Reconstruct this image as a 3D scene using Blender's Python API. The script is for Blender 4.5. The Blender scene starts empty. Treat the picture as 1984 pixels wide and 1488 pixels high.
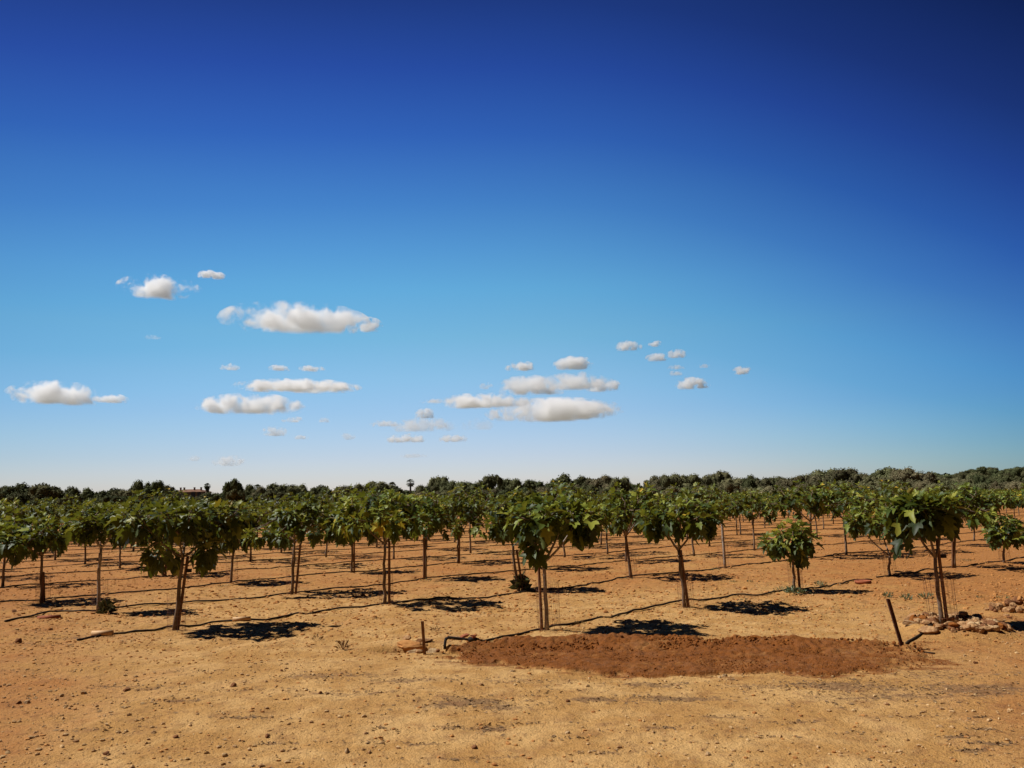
import bpy, math, random
import numpy as np
from mathutils import Matrix, Vector, Euler

random.seed(7)
RNG = np.random.default_rng(11)
sc = bpy.context.scene
COL = sc.collection
R = math.radians

# ------------------------------------------------------------------ camera
F_PX, W_PX, H_PX = 1547.0, 1984.0, 1488.0
EYE = 1.65
PITCH, ROLL = math.atan(218 / F_PX), R(1.0)
cam_d = bpy.data.cameras.new('camera')
cam_d.sensor_width = 36.0
cam_d.lens = 36.0 * F_PX / W_PX
cam_d.clip_start, cam_d.clip_end = 0.1, 60000.0
cam = bpy.data.objects.new('camera', cam_d)
COL.objects.link(cam)
CM = Matrix.Rotation(math.pi / 2 + PITCH, 4, 'X') @ Matrix.Rotation(-ROLL, 4, 'Z')
cam.matrix_world = Matrix.Translation((0, 0, EYE)) @ CM
sc.camera = cam

# ------------------------------------------------------------------ light
SUN_EL, SUN_AZ = R(51), R(-84)          # azimuth clockwise from +Y: the sun stands to the left
sd = Vector((math.sin(SUN_AZ) * math.cos(SUN_EL), math.cos(SUN_AZ) * math.cos(SUN_EL), math.sin(SUN_EL)))
sun_d = bpy.data.lights.new('sun', 'SUN')
sun_d.energy, sun_d.angle, sun_d.color = 5.0, R(0.53), (1.0, 0.965, 0.925)
sun = bpy.data.objects.new('sun', sun_d)
sun.rotation_euler = sd.to_track_quat('Z', 'Y').to_euler()
sun.location = (-30, 3, 40)
COL.objects.link(sun)

world = bpy.data.worlds.new("World")
sc.world = world
world.use_nodes = True
nt = world.node_tree
nt.nodes.clear()
wn = nt.nodes.new
out = wn('ShaderNodeOutputWorld'); bg = wn('ShaderNodeBackground')
sky = wn('ShaderNodeTexSky'); sky.sky_type = 'NISHITA'; sky.sun_disc = False
sky.sun_elevation, sky.sun_rotation = SUN_EL, SUN_AZ
sky.air_density, sky.dust_density, sky.ozone_density = 1.0, 0.3, 3.0
tc = wn('ShaderNodeTexCoord'); sep = wn('ShaderNodeSeparateXYZ')
nt.links.new(tc.outputs['Generated'], sep.inputs[0])
ramp = wn('ShaderNodeValToRGB')          # tint of the air by elevation (deep blue overhead, darkened further to cut fill light)
cr = ramp.color_ramp
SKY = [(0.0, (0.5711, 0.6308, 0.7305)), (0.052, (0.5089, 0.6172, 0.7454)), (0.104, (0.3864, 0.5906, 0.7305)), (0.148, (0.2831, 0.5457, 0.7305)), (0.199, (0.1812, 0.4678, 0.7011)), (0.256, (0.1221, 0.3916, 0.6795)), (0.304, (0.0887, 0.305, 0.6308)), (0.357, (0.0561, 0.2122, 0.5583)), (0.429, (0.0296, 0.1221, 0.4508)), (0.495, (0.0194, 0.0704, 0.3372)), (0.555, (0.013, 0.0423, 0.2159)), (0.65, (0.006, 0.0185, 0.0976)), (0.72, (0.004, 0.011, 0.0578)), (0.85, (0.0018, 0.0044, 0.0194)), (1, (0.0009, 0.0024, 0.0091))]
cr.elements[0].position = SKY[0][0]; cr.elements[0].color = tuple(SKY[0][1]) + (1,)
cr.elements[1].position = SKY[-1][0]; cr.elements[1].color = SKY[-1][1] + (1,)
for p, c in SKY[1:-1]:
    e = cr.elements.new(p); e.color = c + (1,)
# the blue deepens away from the sun, with added darkening behind the viewer to cut fill light: shift the look-up by direction
def wm(op, a_, b_):
    n_ = wn('ShaderNodeMath'); n_.operation = op
    for k_, v_ in enumerate((a_, b_)):
        if isinstance(v_, (int, float)): n_.inputs[k_].default_value = v_
        else: nt.links.new(v_, n_.inputs[k_])
    return n_.outputs[0]
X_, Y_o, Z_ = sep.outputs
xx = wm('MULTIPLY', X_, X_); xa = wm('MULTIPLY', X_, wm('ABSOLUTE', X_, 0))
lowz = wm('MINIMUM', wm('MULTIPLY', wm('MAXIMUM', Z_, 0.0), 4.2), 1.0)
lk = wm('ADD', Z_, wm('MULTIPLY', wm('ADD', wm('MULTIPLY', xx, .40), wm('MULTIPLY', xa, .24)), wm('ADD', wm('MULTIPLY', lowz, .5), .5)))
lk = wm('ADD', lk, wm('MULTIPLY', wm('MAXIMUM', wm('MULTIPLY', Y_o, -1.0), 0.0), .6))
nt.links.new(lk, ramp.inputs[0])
# what the plain sky gives along the view direction, so the tint is a ratio of two elevation curves
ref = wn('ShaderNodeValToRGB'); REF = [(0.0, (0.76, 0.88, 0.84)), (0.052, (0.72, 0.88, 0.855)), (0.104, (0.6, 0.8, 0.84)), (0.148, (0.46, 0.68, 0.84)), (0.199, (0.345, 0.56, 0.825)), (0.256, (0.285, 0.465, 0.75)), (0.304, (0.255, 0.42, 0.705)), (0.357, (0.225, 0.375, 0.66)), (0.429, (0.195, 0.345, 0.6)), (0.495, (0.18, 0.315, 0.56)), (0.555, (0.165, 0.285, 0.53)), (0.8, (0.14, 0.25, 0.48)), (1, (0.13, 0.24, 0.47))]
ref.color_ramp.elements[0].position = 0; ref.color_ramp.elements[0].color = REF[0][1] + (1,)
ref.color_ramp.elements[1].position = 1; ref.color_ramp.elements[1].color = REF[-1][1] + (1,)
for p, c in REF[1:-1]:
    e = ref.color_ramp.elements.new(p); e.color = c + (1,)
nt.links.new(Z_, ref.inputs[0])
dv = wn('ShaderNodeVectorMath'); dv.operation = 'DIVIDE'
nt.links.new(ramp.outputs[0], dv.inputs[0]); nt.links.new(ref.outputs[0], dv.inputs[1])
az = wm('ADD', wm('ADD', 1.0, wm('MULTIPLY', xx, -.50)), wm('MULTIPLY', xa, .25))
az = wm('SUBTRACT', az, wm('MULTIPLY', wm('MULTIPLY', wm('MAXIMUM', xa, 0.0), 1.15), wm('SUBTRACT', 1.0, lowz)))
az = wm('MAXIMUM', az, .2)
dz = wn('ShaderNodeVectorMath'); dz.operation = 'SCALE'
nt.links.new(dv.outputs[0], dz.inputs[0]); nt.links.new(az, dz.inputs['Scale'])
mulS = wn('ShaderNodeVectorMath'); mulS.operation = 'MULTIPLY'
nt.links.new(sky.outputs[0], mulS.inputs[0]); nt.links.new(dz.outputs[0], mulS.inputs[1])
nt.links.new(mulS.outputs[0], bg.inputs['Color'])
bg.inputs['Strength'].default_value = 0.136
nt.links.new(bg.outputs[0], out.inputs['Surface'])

sc.view_settings.view_transform = 'Standard'
sc.view_settings.look = 'None'
sc.view_settings.exposure = 0.15
sc.view_settings.gamma = 1.0
sc.view_settings.use_curve_mapping = False
sc.render.engine = 'CYCLES'
sc.cycles.volume_bounces = 36
sc.cycles.max_bounces = 36
sc.cycles.diffuse_bounces = 3
sc.cycles.glossy_bounces = 2
sc.cycles.transmission_bounces = 4
sc.cycles.transparent_max_bounces = 8
sc.cycles.use_denoising = True

# ------------------------------------------------------------------ helpers
def ray(px, py):
    return (CM.to_3x3() @ Vector(((px - 992) / F_PX, -(py - 744) / F_PX, -1.0))).normalized()

def place(px, py):
    d = ray(px, py); t = -EYE / d.z
    return d.x * t, d.y * t

def at_dist(px, py, Y):
    d = ray(px, py); t = Y / d.y
    return Vector((d.x * t, Y, EYE + d.z * t))

def _h(ix, iy, s):
    v = np.sin(ix * 127.1 + iy * 311.7 + s * 74.7) * 43758.5453
    return v - np.floor(v)

def vn(x, y, s=0):
    x = np.asarray(x, float); y = np.asarray(y, float)
    ix, iy = np.floor(x), np.floor(y); fx, fy = x - ix, y - iy
    fx = fx * fx * (3 - 2 * fx); fy = fy * fy * (3 - 2 * fy)
    a = _h(ix, iy, s); b = _h(ix + 1, iy, s); c = _h(ix, iy + 1, s); d = _h(ix + 1, iy + 1, s)
    return (a * (1 - fx) + b * fx) * (1 - fy) + (c * (1 - fx) + d * fx) * fy - 0.5

def smooth(a, b, x):
    t = np.clip((x - a) / (b - a), 0, 1)
    return t * t * (3 - 2 * t)

HOLE = place(806, 1256)
RING = place(1825, 1213)
def G(x, y):
    x = np.asarray(x, float); y = np.asarray(y, float)
    near = 1 - smooth(14, 40, y)
    far = smooth(30, 90, y)
    rough = .62 + .9 * smooth(8.6, 11, y) + .9 * np.maximum(vn(x * .6, y * .9, 9), 0)
    z = near * (0.030 * vn(x * .7, y * .7, 1) + rough * (0.018 * vn(x * 2.3, y * 2.3, 2) + 0.016 * vn(x * 5.5, y * 5.5, 3) + .012 * vn(x * 12, y * 12, 4)))
    z = z + (1 - near) * 0.03 * vn(x * .5, y * .5, 5)
    z = z + 6.5 * np.exp(-(((x - 190) / 95) ** 2 + ((y - 270) / 70) ** 2)) * far
    # dug hollow by the short post
    hx, hy = (x - HOLE[0]) / 0.40, (y - HOLE[1]) / 0.15
    z = z - 0.20 * np.exp(-(hx * hx + hy * hy) ** 2)
    # stony rim at the right-hand front tree
    r = np.sqrt(((x - RING[0]) / 0.60) ** 2 + ((y - RING[1] + .30) / 0.55) ** 2)
    z = z + 0.08 * np.exp(-((r - .75) / .33) ** 2)
    return z

def g(x, y): return float(G(np.array([x]), np.array([y]))[0])

def tag(o, label=None, cat=None, group=None, kind=None):
    if label: o['label'] = label
    if cat: o['category'] = cat
    if group: o['group'] = group
    if kind: o['kind'] = kind
    return o

def mesh(name, V, Fc, mats=(), attr=None, smooth_shade=True, mat_idx=None):
    me = bpy.data.meshes.new(name)
    if isinstance(V, np.ndarray): V = V.tolist()
    if isinstance(Fc, np.ndarray): Fc = Fc.tolist()
    me.from_pydata(V, [], Fc)
    for m in mats: me.materials.append(m)
    if smooth_shade: me.polygons.foreach_set('use_smooth', [True] * len(me.polygons))
    if mat_idx is not None: me.polygons.foreach_set('material_index', mat_idx)
    if attr:
        for k, arr in attr.items():
            a = me.attributes.new(k, 'FLOAT', 'POINT'); a.data.foreach_set('value', np.asarray(arr, np.float32))
    me.update()
    return me

def obj(name, me, parent=None, loc=(0, 0, 0)):
    o = bpy.data.objects.new(name, me); COL.objects.link(o)
    o.location = loc
    if parent: o.parent = parent
    return o

def empty(name, loc, rz=0):
    o = bpy.data.objects.new(name, None); COL.objects.link(o)
    o.empty_display_size = .1
    o.location = loc; o.rotation_euler = (0, 0, rz); return o

class MB:
    def __init__(s): s.v, s.f = [], []
    def add(s, V, Fc):
        n = len(s.v); s.v += [tuple(p) for p in V]; s.f += [tuple(i + n for i in q) for q in Fc]
    def tube(s, pts, rad, n=8, cap=True, wob=0.0):
        pts = [Vector(p) for p in pts]
        if not hasattr(rad, '__len__'): rad = [rad] * len(pts)
        V = []; up = Vector((0, 0, 1)); prev = None
        for i, p in enumerate(pts):
            t = (pts[min(i + 1, len(pts) - 1)] - pts[max(i - 1, 0)]).normalized()
            if prev is None:
                a = t.cross(up)
                if a.length < .05: a = t.cross(Vector((0, 1, 0)))
                a.normalize()
            else:
                a = (prev - t * prev.dot(t)).normalized()
            b = t.cross(a); prev = a
            for k in range(n):
                an = 2 * math.pi * k / n
                r = rad[i] * (1 + wob * (random.random() - .5))
                V.append(p + a * math.cos(an) * r + b * math.sin(an) * r)
        Fc = []
        for i in range(len(pts) - 1):
            for k in range(n):
                Fc.append((i * n + k, i * n + (k + 1) % n, (i + 1) * n + (k + 1) % n, (i + 1) * n + k))
        if cap:
            Fc.append(tuple(reversed(range(n)))); Fc.append(tuple((len(pts) - 1) * n + k for k in range(n)))
        s.add(V, Fc)
    def box(s, c, d, rz=0, tilt=None):
        m = Matrix.Rotation(rz, 3, 'Z') if tilt is None else tilt
        V = [Vector(c) + m @ Vector((x * d[0] / 2, y * d[1] / 2, z * d[2] / 2)) for x in (-1, 1) for y in (-1, 1) for z in (-1, 1)]
        s.add(V, [(0, 1, 3, 2), (4, 6, 7, 5), (0, 4, 5, 1), (2, 3, 7, 6), (0, 2, 6, 4), (1, 5, 7, 3)])
    def build(s, name, mat, parent=None, loc=(0, 0, 0), sm=True):
        return obj(name, mesh(name, s.v, s.f, [mat], smooth_shade=sm), parent, loc)

# icosphere template for stones
def ico(sub=1):
    import bmesh
    bm = bmesh.new(); bmesh.ops.create_icosphere(bm, subdivisions=sub, radius=1)
    V = np.array([v.co[:] for v in bm.verts]); Fc = np.array([[v.index for v in f.verts] for f in bm.faces]); bm.free()
    return V, Fc
ICO1, ICO2, ICO3 = ico(1), ico(2), ico(3)

def rock_mesh(name, seed, mat, sub=ICO2, flat=.6):
    rg = np.random.default_rng(seed)
    V = sub[0].copy()
    for _ in range(9):                                  # chop facets off the ball
        n = rg.normal(size=3); n /= np.linalg.norm(n); d = rg.uniform(.5, .85)
        k = V @ n; m = k > d
        V[m] -= np.outer(k[m] - d, n)
    V *= 1 + rg.normal(size=(len(V), 1)) * .035
    V *= np.array([1, rg.uniform(.6, .95), flat])
    return mesh(name, V, sub[1], [mat], smooth_shade=False)

# ------------------------------------------------------------------ materials
def mat(name):
    m = bpy.data.materials.new(name); m.use_nodes = True
    return m, m.node_tree, m.node_tree.nodes['Principled BSDF']

def noise(t, scale, detail=4, vec=None, rough=.55, dist=0):
    n = t.nodes.new('ShaderNodeTexNoise'); n.inputs['Scale'].default_value = scale
    n.inputs['Detail'].default_value = detail; n.inputs['Roughness'].default_value = rough
    n.inputs['Distortion'].default_value = dist
    if vec is not None: t.links.new(vec, n.inputs['Vector'])
    return n.outputs['Fac']

def mixc(t, fac, a, b):
    n = t.nodes.new('ShaderNodeMix'); n.data_type = 'RGBA'
    for s, v in ((n.inputs[0], fac), (n.inputs[6], a), (n.inputs[7], b)):
        if isinstance(v, (tuple, list)): s.default_value = tuple(v) + (1,)
        elif isinstance(v, (int, float)): s.default_value = v
        else: t.links.new(v, s)
    return n.outputs[2]

def mrange(t, v, a, b, c=0, d=1):
    n = t.nodes.new('ShaderNodeMapRange'); n.interpolation_type = 'SMOOTHSTEP'
    t.links.new(v, n.inputs[0])
    for i, x in enumerate((a, b, c, d)): n.inputs[i + 1].default_value = x
    return n.outputs[0]

def mth(t, op, a, b=0.0):
    n = t.nodes.new('ShaderNodeMath'); n.operation = op
    for s, v in ((n.inputs[0], a), (n.inputs[1], b)):
        if isinstance(v, (int, float)): s.default_value = v
        else: t.links.new(v, s)
    return n.outputs[0]

def attr(t, name):
    n = t.nodes.new('ShaderNodeAttribute'); n.attribute_name = name; return n.outputs['Fac']

def bump(t, b, h, strength=.5, dist=.02):
    n = t.nodes.new('ShaderNodeBump'); n.inputs['Strength'].default_value = strength
    n.inputs['Distance'].default_value = dist
    t.links.new(h, n.inputs['Height']); t.links.new(n.outputs[0], b.inputs['Normal'])

def geo_pos(t):
    return t.nodes.new('ShaderNodeNewGeometry').outputs['Position']

SAND, PALE, ORANGE, REDS, GREYB = (.465, .244, .074), (.62, .37, .14), (.405, .172, .048), (.215, .070, .013), (.20, .115, .058)
def soil_material():
    m, t, b = mat('dry_soil')
    P = geo_pos(t)
    big = noise(t, .35, 3, P); mid = noise(t, 1.6, 5, P, .6, .4); fine = noise(t, 14, 5, P, .65); grit = noise(t, 70, 3, P, .7)
    c = mixc(t, mrange(t, mid, .38, .66), SAND, PALE)
    red = mth(t, 'ADD', attr(t, 'orange'), mth(t, 'MULTIPLY', mth(t, 'SUBTRACT', big, .5), 1.1))
    red = mth(t, 'ADD', red, mth(t, 'MULTIPLY', mth(t, 'SUBTRACT', mid, .5), 1.5))
    c = mixc(t, mrange(t, red, .2, .95), c, ORANGE)
    dk = mth(t, 'ADD', attr(t, 'red'), mth(t, 'MULTIPLY', mth(t, 'SUBTRACT', fine, .5), .7))
    c = mixc(t, mrange(t, dk, .3, .75), c, REDS)
    lt = mth(t, 'ADD', attr(t, 'litter'), mth(t, 'MULTIPLY', mth(t, 'SUBTRACT', fine, .5), 1.6))
    lt = mth(t, 'ADD', lt, mth(t, 'MULTIPLY', mth(t, 'SUBTRACT', grit, .5), 1.4))
    c = mixc(t, mrange(t, lt, .45, .85, 0, .75), c, GREYB)
    m2 = noise(t, 4.5, 5, P, .65, .3)
    c = mixc(t, mrange(t, m2, .50, .68, 0, .42), c, (.24, .105, .042))
    c = mixc(t, mrange(t, fine, .50, .70, 0, .38), c, (.20, .09, .04))
    c = mixc(t, mrange(t, grit, .60, .78, 0, .45), c, (.16, .075, .04))
    c = mixc(t, mrange(t, grit, .40, .25, 0, .35), c, (.75, .52, .29))
    c = mixc(t, attr(t, 'scrub'), c, (.10, .10, .055))
    t.links.new(c, b.inputs['Base Color'])
    b.inputs['Roughness'].default_value = .95
    b.inputs['Specular IOR Level'].default_value = .15
    h = mth(t, 'ADD', mth(t, 'MULTIPLY', fine, 1.0), mth(t, 'MULTIPLY', grit, .5))
    bump(t, b, h, 1.0, .035)
    return m
M_SOIL = soil_material()

def simple(name, col, col2=None, scale=20, rough=.8, spec=.3, bmp=0, stretch=None, metal=0):
    m, t, b = mat(name)
    b.inputs['Roughness'].default_value = rough; b.inputs['Specular IOR Level'].default_value = spec
    b.inputs['Metallic'].default_value = metal
    tcn = t.nodes.new('ShaderNodeTexCoord'); v = tcn.outputs['Object']
    if stretch:
        mp = t.nodes.new('ShaderNodeMapping'); mp.inputs['Scale'].default_value = stretch
        t.links.new(v, mp.inputs[0]); v = mp.outputs[0]
    n = noise(t, scale, 5, v, .6)
    c = mixc(t, mrange(t, n, .35, .65), col, col2 or tuple(x * .6 for x in col))
    t.links.new(c, b.inputs['Base Color'])
    if bmp: bump(t, b, n, bmp, .01)
    return m
M_BARK = simple('fig_bark', (.22, .155, .105), (.11, .075, .05), 18, .85, .2, .6, (1, 1, .3))
M_BARKP = simple('pale_bark', (.40, .34, .28), (.20, .15, .11), 25, .8, .2, .5)
M_WOOD = simple('stake_wood', (.24, .12, .055), (.12, .055, .028), 14, .8, .2, .5, (6, 6, .6))
M_POST = simple('weathered_post', (.30, .14, .06), (.15, .065, .03), 16, .85, .2, .5, (6, 6, .6))
M_RUST = simple('rusty_steel', (.12, .045, .022), (.06, .022, .012), 30, .8, .3, .4)
M_WIRE = simple('rusty_wire', (.26, .10, .05), (.14, .06, .035), 40, .7, .4)
M_HOSE = simple('black_hose', (.022, .017, .014), (.045, .03, .02), 8, .8, .15)
M_PLAS = simple('black_plastic', (.018, .016, .015), (.035, .028, .022), 12, .85, .15)
M_CLAY = simple('terracotta', (.36, .11, .05), (.24, .075, .035), 20, .85, .2, .3)
M_CREAM = simple('cream_pipe', (.66, .42, .21), (.52, .30, .14), 9, .7, .3)
M_STONE = simple('limestone', (.46, .27, .12), (.26, .125, .055), 4, .9, .15, .6)
M_STONEP = simple('pale_limestone', (.54, .38, .20), (.34, .19, .09), 4, .9, .15, .5)
M_CLODL = simple('light_clod', (.50, .24, .078), (.36, .155, .05), 3, .95, .1, .5)
M_CLOD = simple('soil_clod', (.25, .11, .045), (.14, .06, .028), 5, .95, .1, .5)
M_REDCLOD = simple('red_clod', (.27, .095, .02), (.17, .055, .013), 5, .95, .1, .5)
M_PEB = simple('pebble', (.60, .40, .19), (.26, .13, .055), 30, .9, .15, .3)
M_TWIG = simple('dry_twig', (.16, .095, .05), (.34, .21, .10), 9, .9, .1)
M_HOUSE = simple('ochre_render', (.26, .165, .115), (.22, .14, .09), .5, .9, .1)
M_TILE = simple('roof_tile', (.24, .13, .085), (.17, .095, .06), 2, .9, .1)
M_DARK = simple('dark_glass', (.03, .03, .035), (.02, .02, .02), 2, .2, .5)
M_FRAME = simple('window_frame', (.30, .20, .13), (.25, .16, .1), 2, .7, .2)

def leaf_material(name, stops, trans, spec=.35, rough=.42, tmix=.28, vary=.25):
    m, t, b = mat(name)
    a = attr(t, 'tone')
    rp = t.nodes.new('ShaderNodeValToRGB'); t.links.new(a, rp.inputs[0])
    e = rp.color_ramp.elements
    e[0].position, e[0].color = stops[0][0], stops[0][1] + (1,)
    e[1].position, e[1].color = stops[-1][0], stops[-1][1] + (1,)
    for p, c in stops[1:-1]:
        k = e.new(p); k.color = c + (1,)
    oi = t.nodes.new('ShaderNodeObjectInfo')
    vr = t.nodes.new('ShaderNodeHueSaturation')
    t.links.new(mth(t, 'ADD', mth(t, 'MULTIPLY', oi.outputs['Random'], vary), 1 - vary / 2), vr.inputs['Value'])
    t.links.new(mth(t, 'ADD', mth(t, 'MULTIPLY', mth(t, 'FRACT', mth(t, 'MULTIPLY', oi.outputs['Random'], 7.31)), vary * .09), .5 - vary * .045), vr.inputs['Hue'])
    t.links.new(rp.outputs[0], vr.inputs['Color']); RC = vr.outputs[0]
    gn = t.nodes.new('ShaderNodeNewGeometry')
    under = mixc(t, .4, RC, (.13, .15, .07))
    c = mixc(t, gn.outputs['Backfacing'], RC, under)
    t.links.new(c, b.inputs['Base Color'])
    b.inputs['Roughness'].default_value = rough; b.inputs['Specular IOR Level'].default_value = spec
    tr = t.nodes.new('ShaderNodeBsdfTranslucent')
    tcx = mixc(t, .55, RC, trans)
    t.links.new(tcx, tr.inputs['Color'])
    mx = t.nodes.new('ShaderNodeMixShader'); mx.inputs[0].default_value = tmix
    t.links.new(b.outputs[0], mx.inputs[1]); t.links.new(tr.outputs[0], mx.inputs[2])
    o = t.nodes['Material Output']; t.links.new(mx.outputs[0], o.inputs['Surface'])
    return m
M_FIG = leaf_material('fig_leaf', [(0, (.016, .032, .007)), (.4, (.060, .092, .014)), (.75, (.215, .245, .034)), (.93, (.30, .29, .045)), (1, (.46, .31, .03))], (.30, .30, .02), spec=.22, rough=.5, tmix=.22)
M_OLIVE = leaf_material('olive_foliage', [(0, (.06, .058, .028)), (.5, (.155, .142, .070)), (1, (.38, .33, .185))], (.1, .1, .04), tmix=.1, rough=.9, spec=.05, vary=.8)
M_CAROB = leaf_material('carob_foliage', [(0, (.038, .042, .018)), (.5, (.090, .090, .038)), (1, (.19, .18, .08))], (.08, .1, .03), tmix=.1, rough=.9, spec=.05, vary=.8)
M_WEED = leaf_material('weed_leaf', [(0, (.09, .12, .06)), (1, (.22, .27, .13))], (.1, .15, .05), tmix=.15)
M_DRYL = leaf_material('dry_leaf', [(0, (.22, .12, .05)), (1, (.46, .28, .12))], (.2, .1, .04), tmix=.1, rough=.8, spec=.1)
M_TBARK = simple('old_bark', (.12, .09, .065), (.06, .045, .035), 5, .9, .1, .4)

# ------------------------------------------------------------------ ground sheet
TOPL = [place(*p) for p in [(862, 1262), (925, 1249), (1000, 1241), (1200, 1238), (1400, 1240), (1600, 1246), (1700, 1250), (1765, 1256)]]
BOTL = [place(*p) for p in [(868, 1275), (950, 1284), (1100, 1299), (1250, 1308), (1400, 1312), (1550, 1308), (1680, 1300), (1768, 1285)]]
def strip_mask(x, y, wob=1.0, soft=0):
    tx, ty = zip(*TOPL); bx, by = zip(*BOTL)
    yt = np.interp(x, tx, ty); yb = np.interp(x, bx, by)
    w = wob * (.34 * vn(x * 1.8, y * 2.4, 21) + .18 * vn(x * 6, y * 6, 22) + .10 * vn(x * 17, y * 17, 23))
    d = np.minimum(yt - y, y - yb) + w
    d = np.minimum(d, np.minimum(x - tx[0] + .05, tx[-1] - .12 - x) * .8 + w)
    return smooth(-.10 - soft, .12 + soft * .5, d)

BLOBS_L = [  # litter-grey patches (pixel centre, half sizes in metres, weight)
    (890, 1362, .55, .22, 1.0), (950, 1372, .4, .2, .9), (640, 1310, .7, .18, .7), (780, 1320, .6, .14, .8), (690, 1345, .7, .12, .7),
    (1290, 1352, .45, .15, 1.0), (1160, 1356, .25, .08, .9), (1060, 1345, .4, .15, .5), (1260, 1325, .5, .12, .8),
    (1640, 1330, .6, .25, .9), (1700, 1350, .8, .25, .9), (1560, 1330, .5, .2, .7), (1850, 1310, .8, .3, .6), (1900, 1340, .8, .25, .8), (1790, 1335, .8, .2, .8),
    (740, 1411, .12, .05, .9), (880, 1412, .25, .06, .9), (950, 1410, .2, .12, .9), (1020, 1320, .6, .16, .6), (1440, 1330, .5, .14, .6),
    (220, 1330, .35, .1, .6), (300, 1335, .3, .1, .6), (1860, 1430, .14, .05, 1.3), (1925, 1443, .14, .05, 1.3), (1880, 1455, .10, .04, 1.3), (1905, 1413, .11, .035, 1.1), (1898, 1391, .08, .03, 1.0),
    (480, 1395, .25, .05, .8), (330, 1360, .3, .06, .8), (540, 1440, .2, .04, .7), (700, 1440, .25, .04, .7), (820, 1440, .15, .03, .8), (1010, 1400, .3, .05, .6), (1120, 1430, .2, .04, .7), (1290, 1410, .2, .04, .8), (1400, 1390, .3, .05, .7), (1480, 1430, .2, .03, .8), (1540, 1400, .25, .05, .8), (1650, 1420, .2, .04, .6), (1760, 1390, .3, .05, .7), (160, 1420, .2, .04, .7), (60, 1300, .5, .08, .7), (380, 1300, .5, .07, .6), (470, 1340, .3, .06, .6), (560, 1250, .5, .15, .35), (90, 1250, .5, .14, .5), (1160, 1462, .3, .05, .6), (910, 1470, .35, .06, .6), (430, 1240, .5, .15, .3), (150, 1238, .7, .10, .8), (60, 1248, .6, .12, .5)]
BLOBS_R = [(1860, 1250, 1.0, .35, .30), (1930, 1200, .9, .5, .50), (980, 1285, .9, .3, .35), (1800, 1250, .4, .25, .30), (1550, 1312, 1.2, .16, .30),
           (-20, 1400, 1.5, 1.5, .22), (2010, 1430, 1.3, 1.5, .26), (120, 1225, 2.0, .5, .25), (420, 1235, 1.6, .3, .26), (640, 1215, 1.2, .25, .22), (330, 1250, 1.4, .3, .14), (280, 1215, .8, .3, .16), (1130, 1305, .9, .15, .35), (1760, 1285, .6, .25, .35)]
def blobs(x, y, L):
    a = np.zeros_like(x)
    for px, py, sx, sy, w in L:
        cx, cy = place(px, py)
        dx = (x - cx) / sx; dy = (y - cy) / sy
        q = dx * dx + dy * dy + .9 * vn(x * 3, y * 5, 31) + .5 * vn(x * 9, y * 12, 32)
        a = np.maximum(a, w * np.exp(-np.maximum(q, 0)))
    return a

def spaced(a, b, d0, far_neg, far_pos, grow=1.06):
    c = list(np.arange(a, b, d0)); lo, hi = [], []
    x, d = a, d0
    while x > far_neg: d *= grow; x -= d; lo.append(x)
    x, d = c[-1], d0
    while x < far_pos: d *= grow; x += d; hi.append(x)
    return np.array(lo[::-1] + c + hi)
gx = spaced(-8, 8, .034, -9000, 9000, 1.07)
gy = spaced(4.2, 17.5, .032, -400, 12000, 1.045)
XX, YY = np.meshgrid(gx, gy)
ZZ = G(XX, YY)
SM = strip_mask(XX, YY)
ZZ = ZZ - .012 * SM
nx, ny = len(gx), len(gy)
idx = np.arange(nx * ny).reshape(ny, nx)
Q = np.stack([idx[:-1, :-1], idx[:-1, 1:], idx[1:, 1:], idx[1:, :-1]], -1).reshape(-1, 4)
V = np.stack([XX, YY, ZZ], -1).reshape(-1, 3)
lateral = np.abs(XX - .25 * 0) / np.maximum(YY, 3)
orange = .14 + .55 * smooth(9.0, 18, YY) + .60 * smooth(.38, .68, lateral) * (1 - .5 * smooth(8, 20, YY))
orange = orange - .28 * np.exp(-(((XX - .3) / 2.2) ** 2 + ((YY - 7.4) / 2.0) ** 2)) + .10 * smooth(20, 45, YY)
orange = orange + .18 * vn(XX * .5, YY * .9, 41) + .25 * np.maximum(XX / np.maximum(YY, 3), 0) * smooth(8, 14, YY)
def drop(a): return a.reshape(-1)
gm = bpy.data.meshes.new('ground')
gm.vertices.add(len(V)); gm.vertices.foreach_set('co', V.ravel().astype(np.float32))
gm.loops.add(Q.size); gm.loops.foreach_set('vertex_index', Q.ravel().astype(np.int32))
gm.polygons.add(len(Q)); gm.polygons.foreach_set('loop_start', np.arange(0, Q.size, 4, dtype=np.int32))
gm.polygons.foreach_set('loop_total', np.full(len(Q), 4, np.int32))
gm.polygons.foreach_set('use_smooth', np.ones(len(Q), bool))
gm.materials.append(M_SOIL)
nearm = (YY < 30).astype(float)
for k, arr in (('orange', orange), ('red', np.maximum(SM * .85, strip_mask(XX, YY, 1.5, .34) * (.52 + .9 * vn(XX * 4, YY * 9, 33) + .5 * vn(XX * 13, YY * 20, 34))) + blobs(XX, YY, BLOBS_R) + .17 * smooth(.40, .62, lateral) * (1 - smooth(9, 12.5, YY))), ('litter', blobs(XX, YY, BLOBS_L) * (1 - SM)), ('scrub', smooth(82, 105, YY) * .9)):
    a = gm.attributes.new(k, 'FLOAT', 'POINT'); a.data.foreach_set('value', drop(arr).astype(np.float32))
gm.update(); gm.validate()
ground = obj('ground', gm); tag(ground, 'dry sandy orange soil of the orchard and the dirt track in front', kind='structure')

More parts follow.
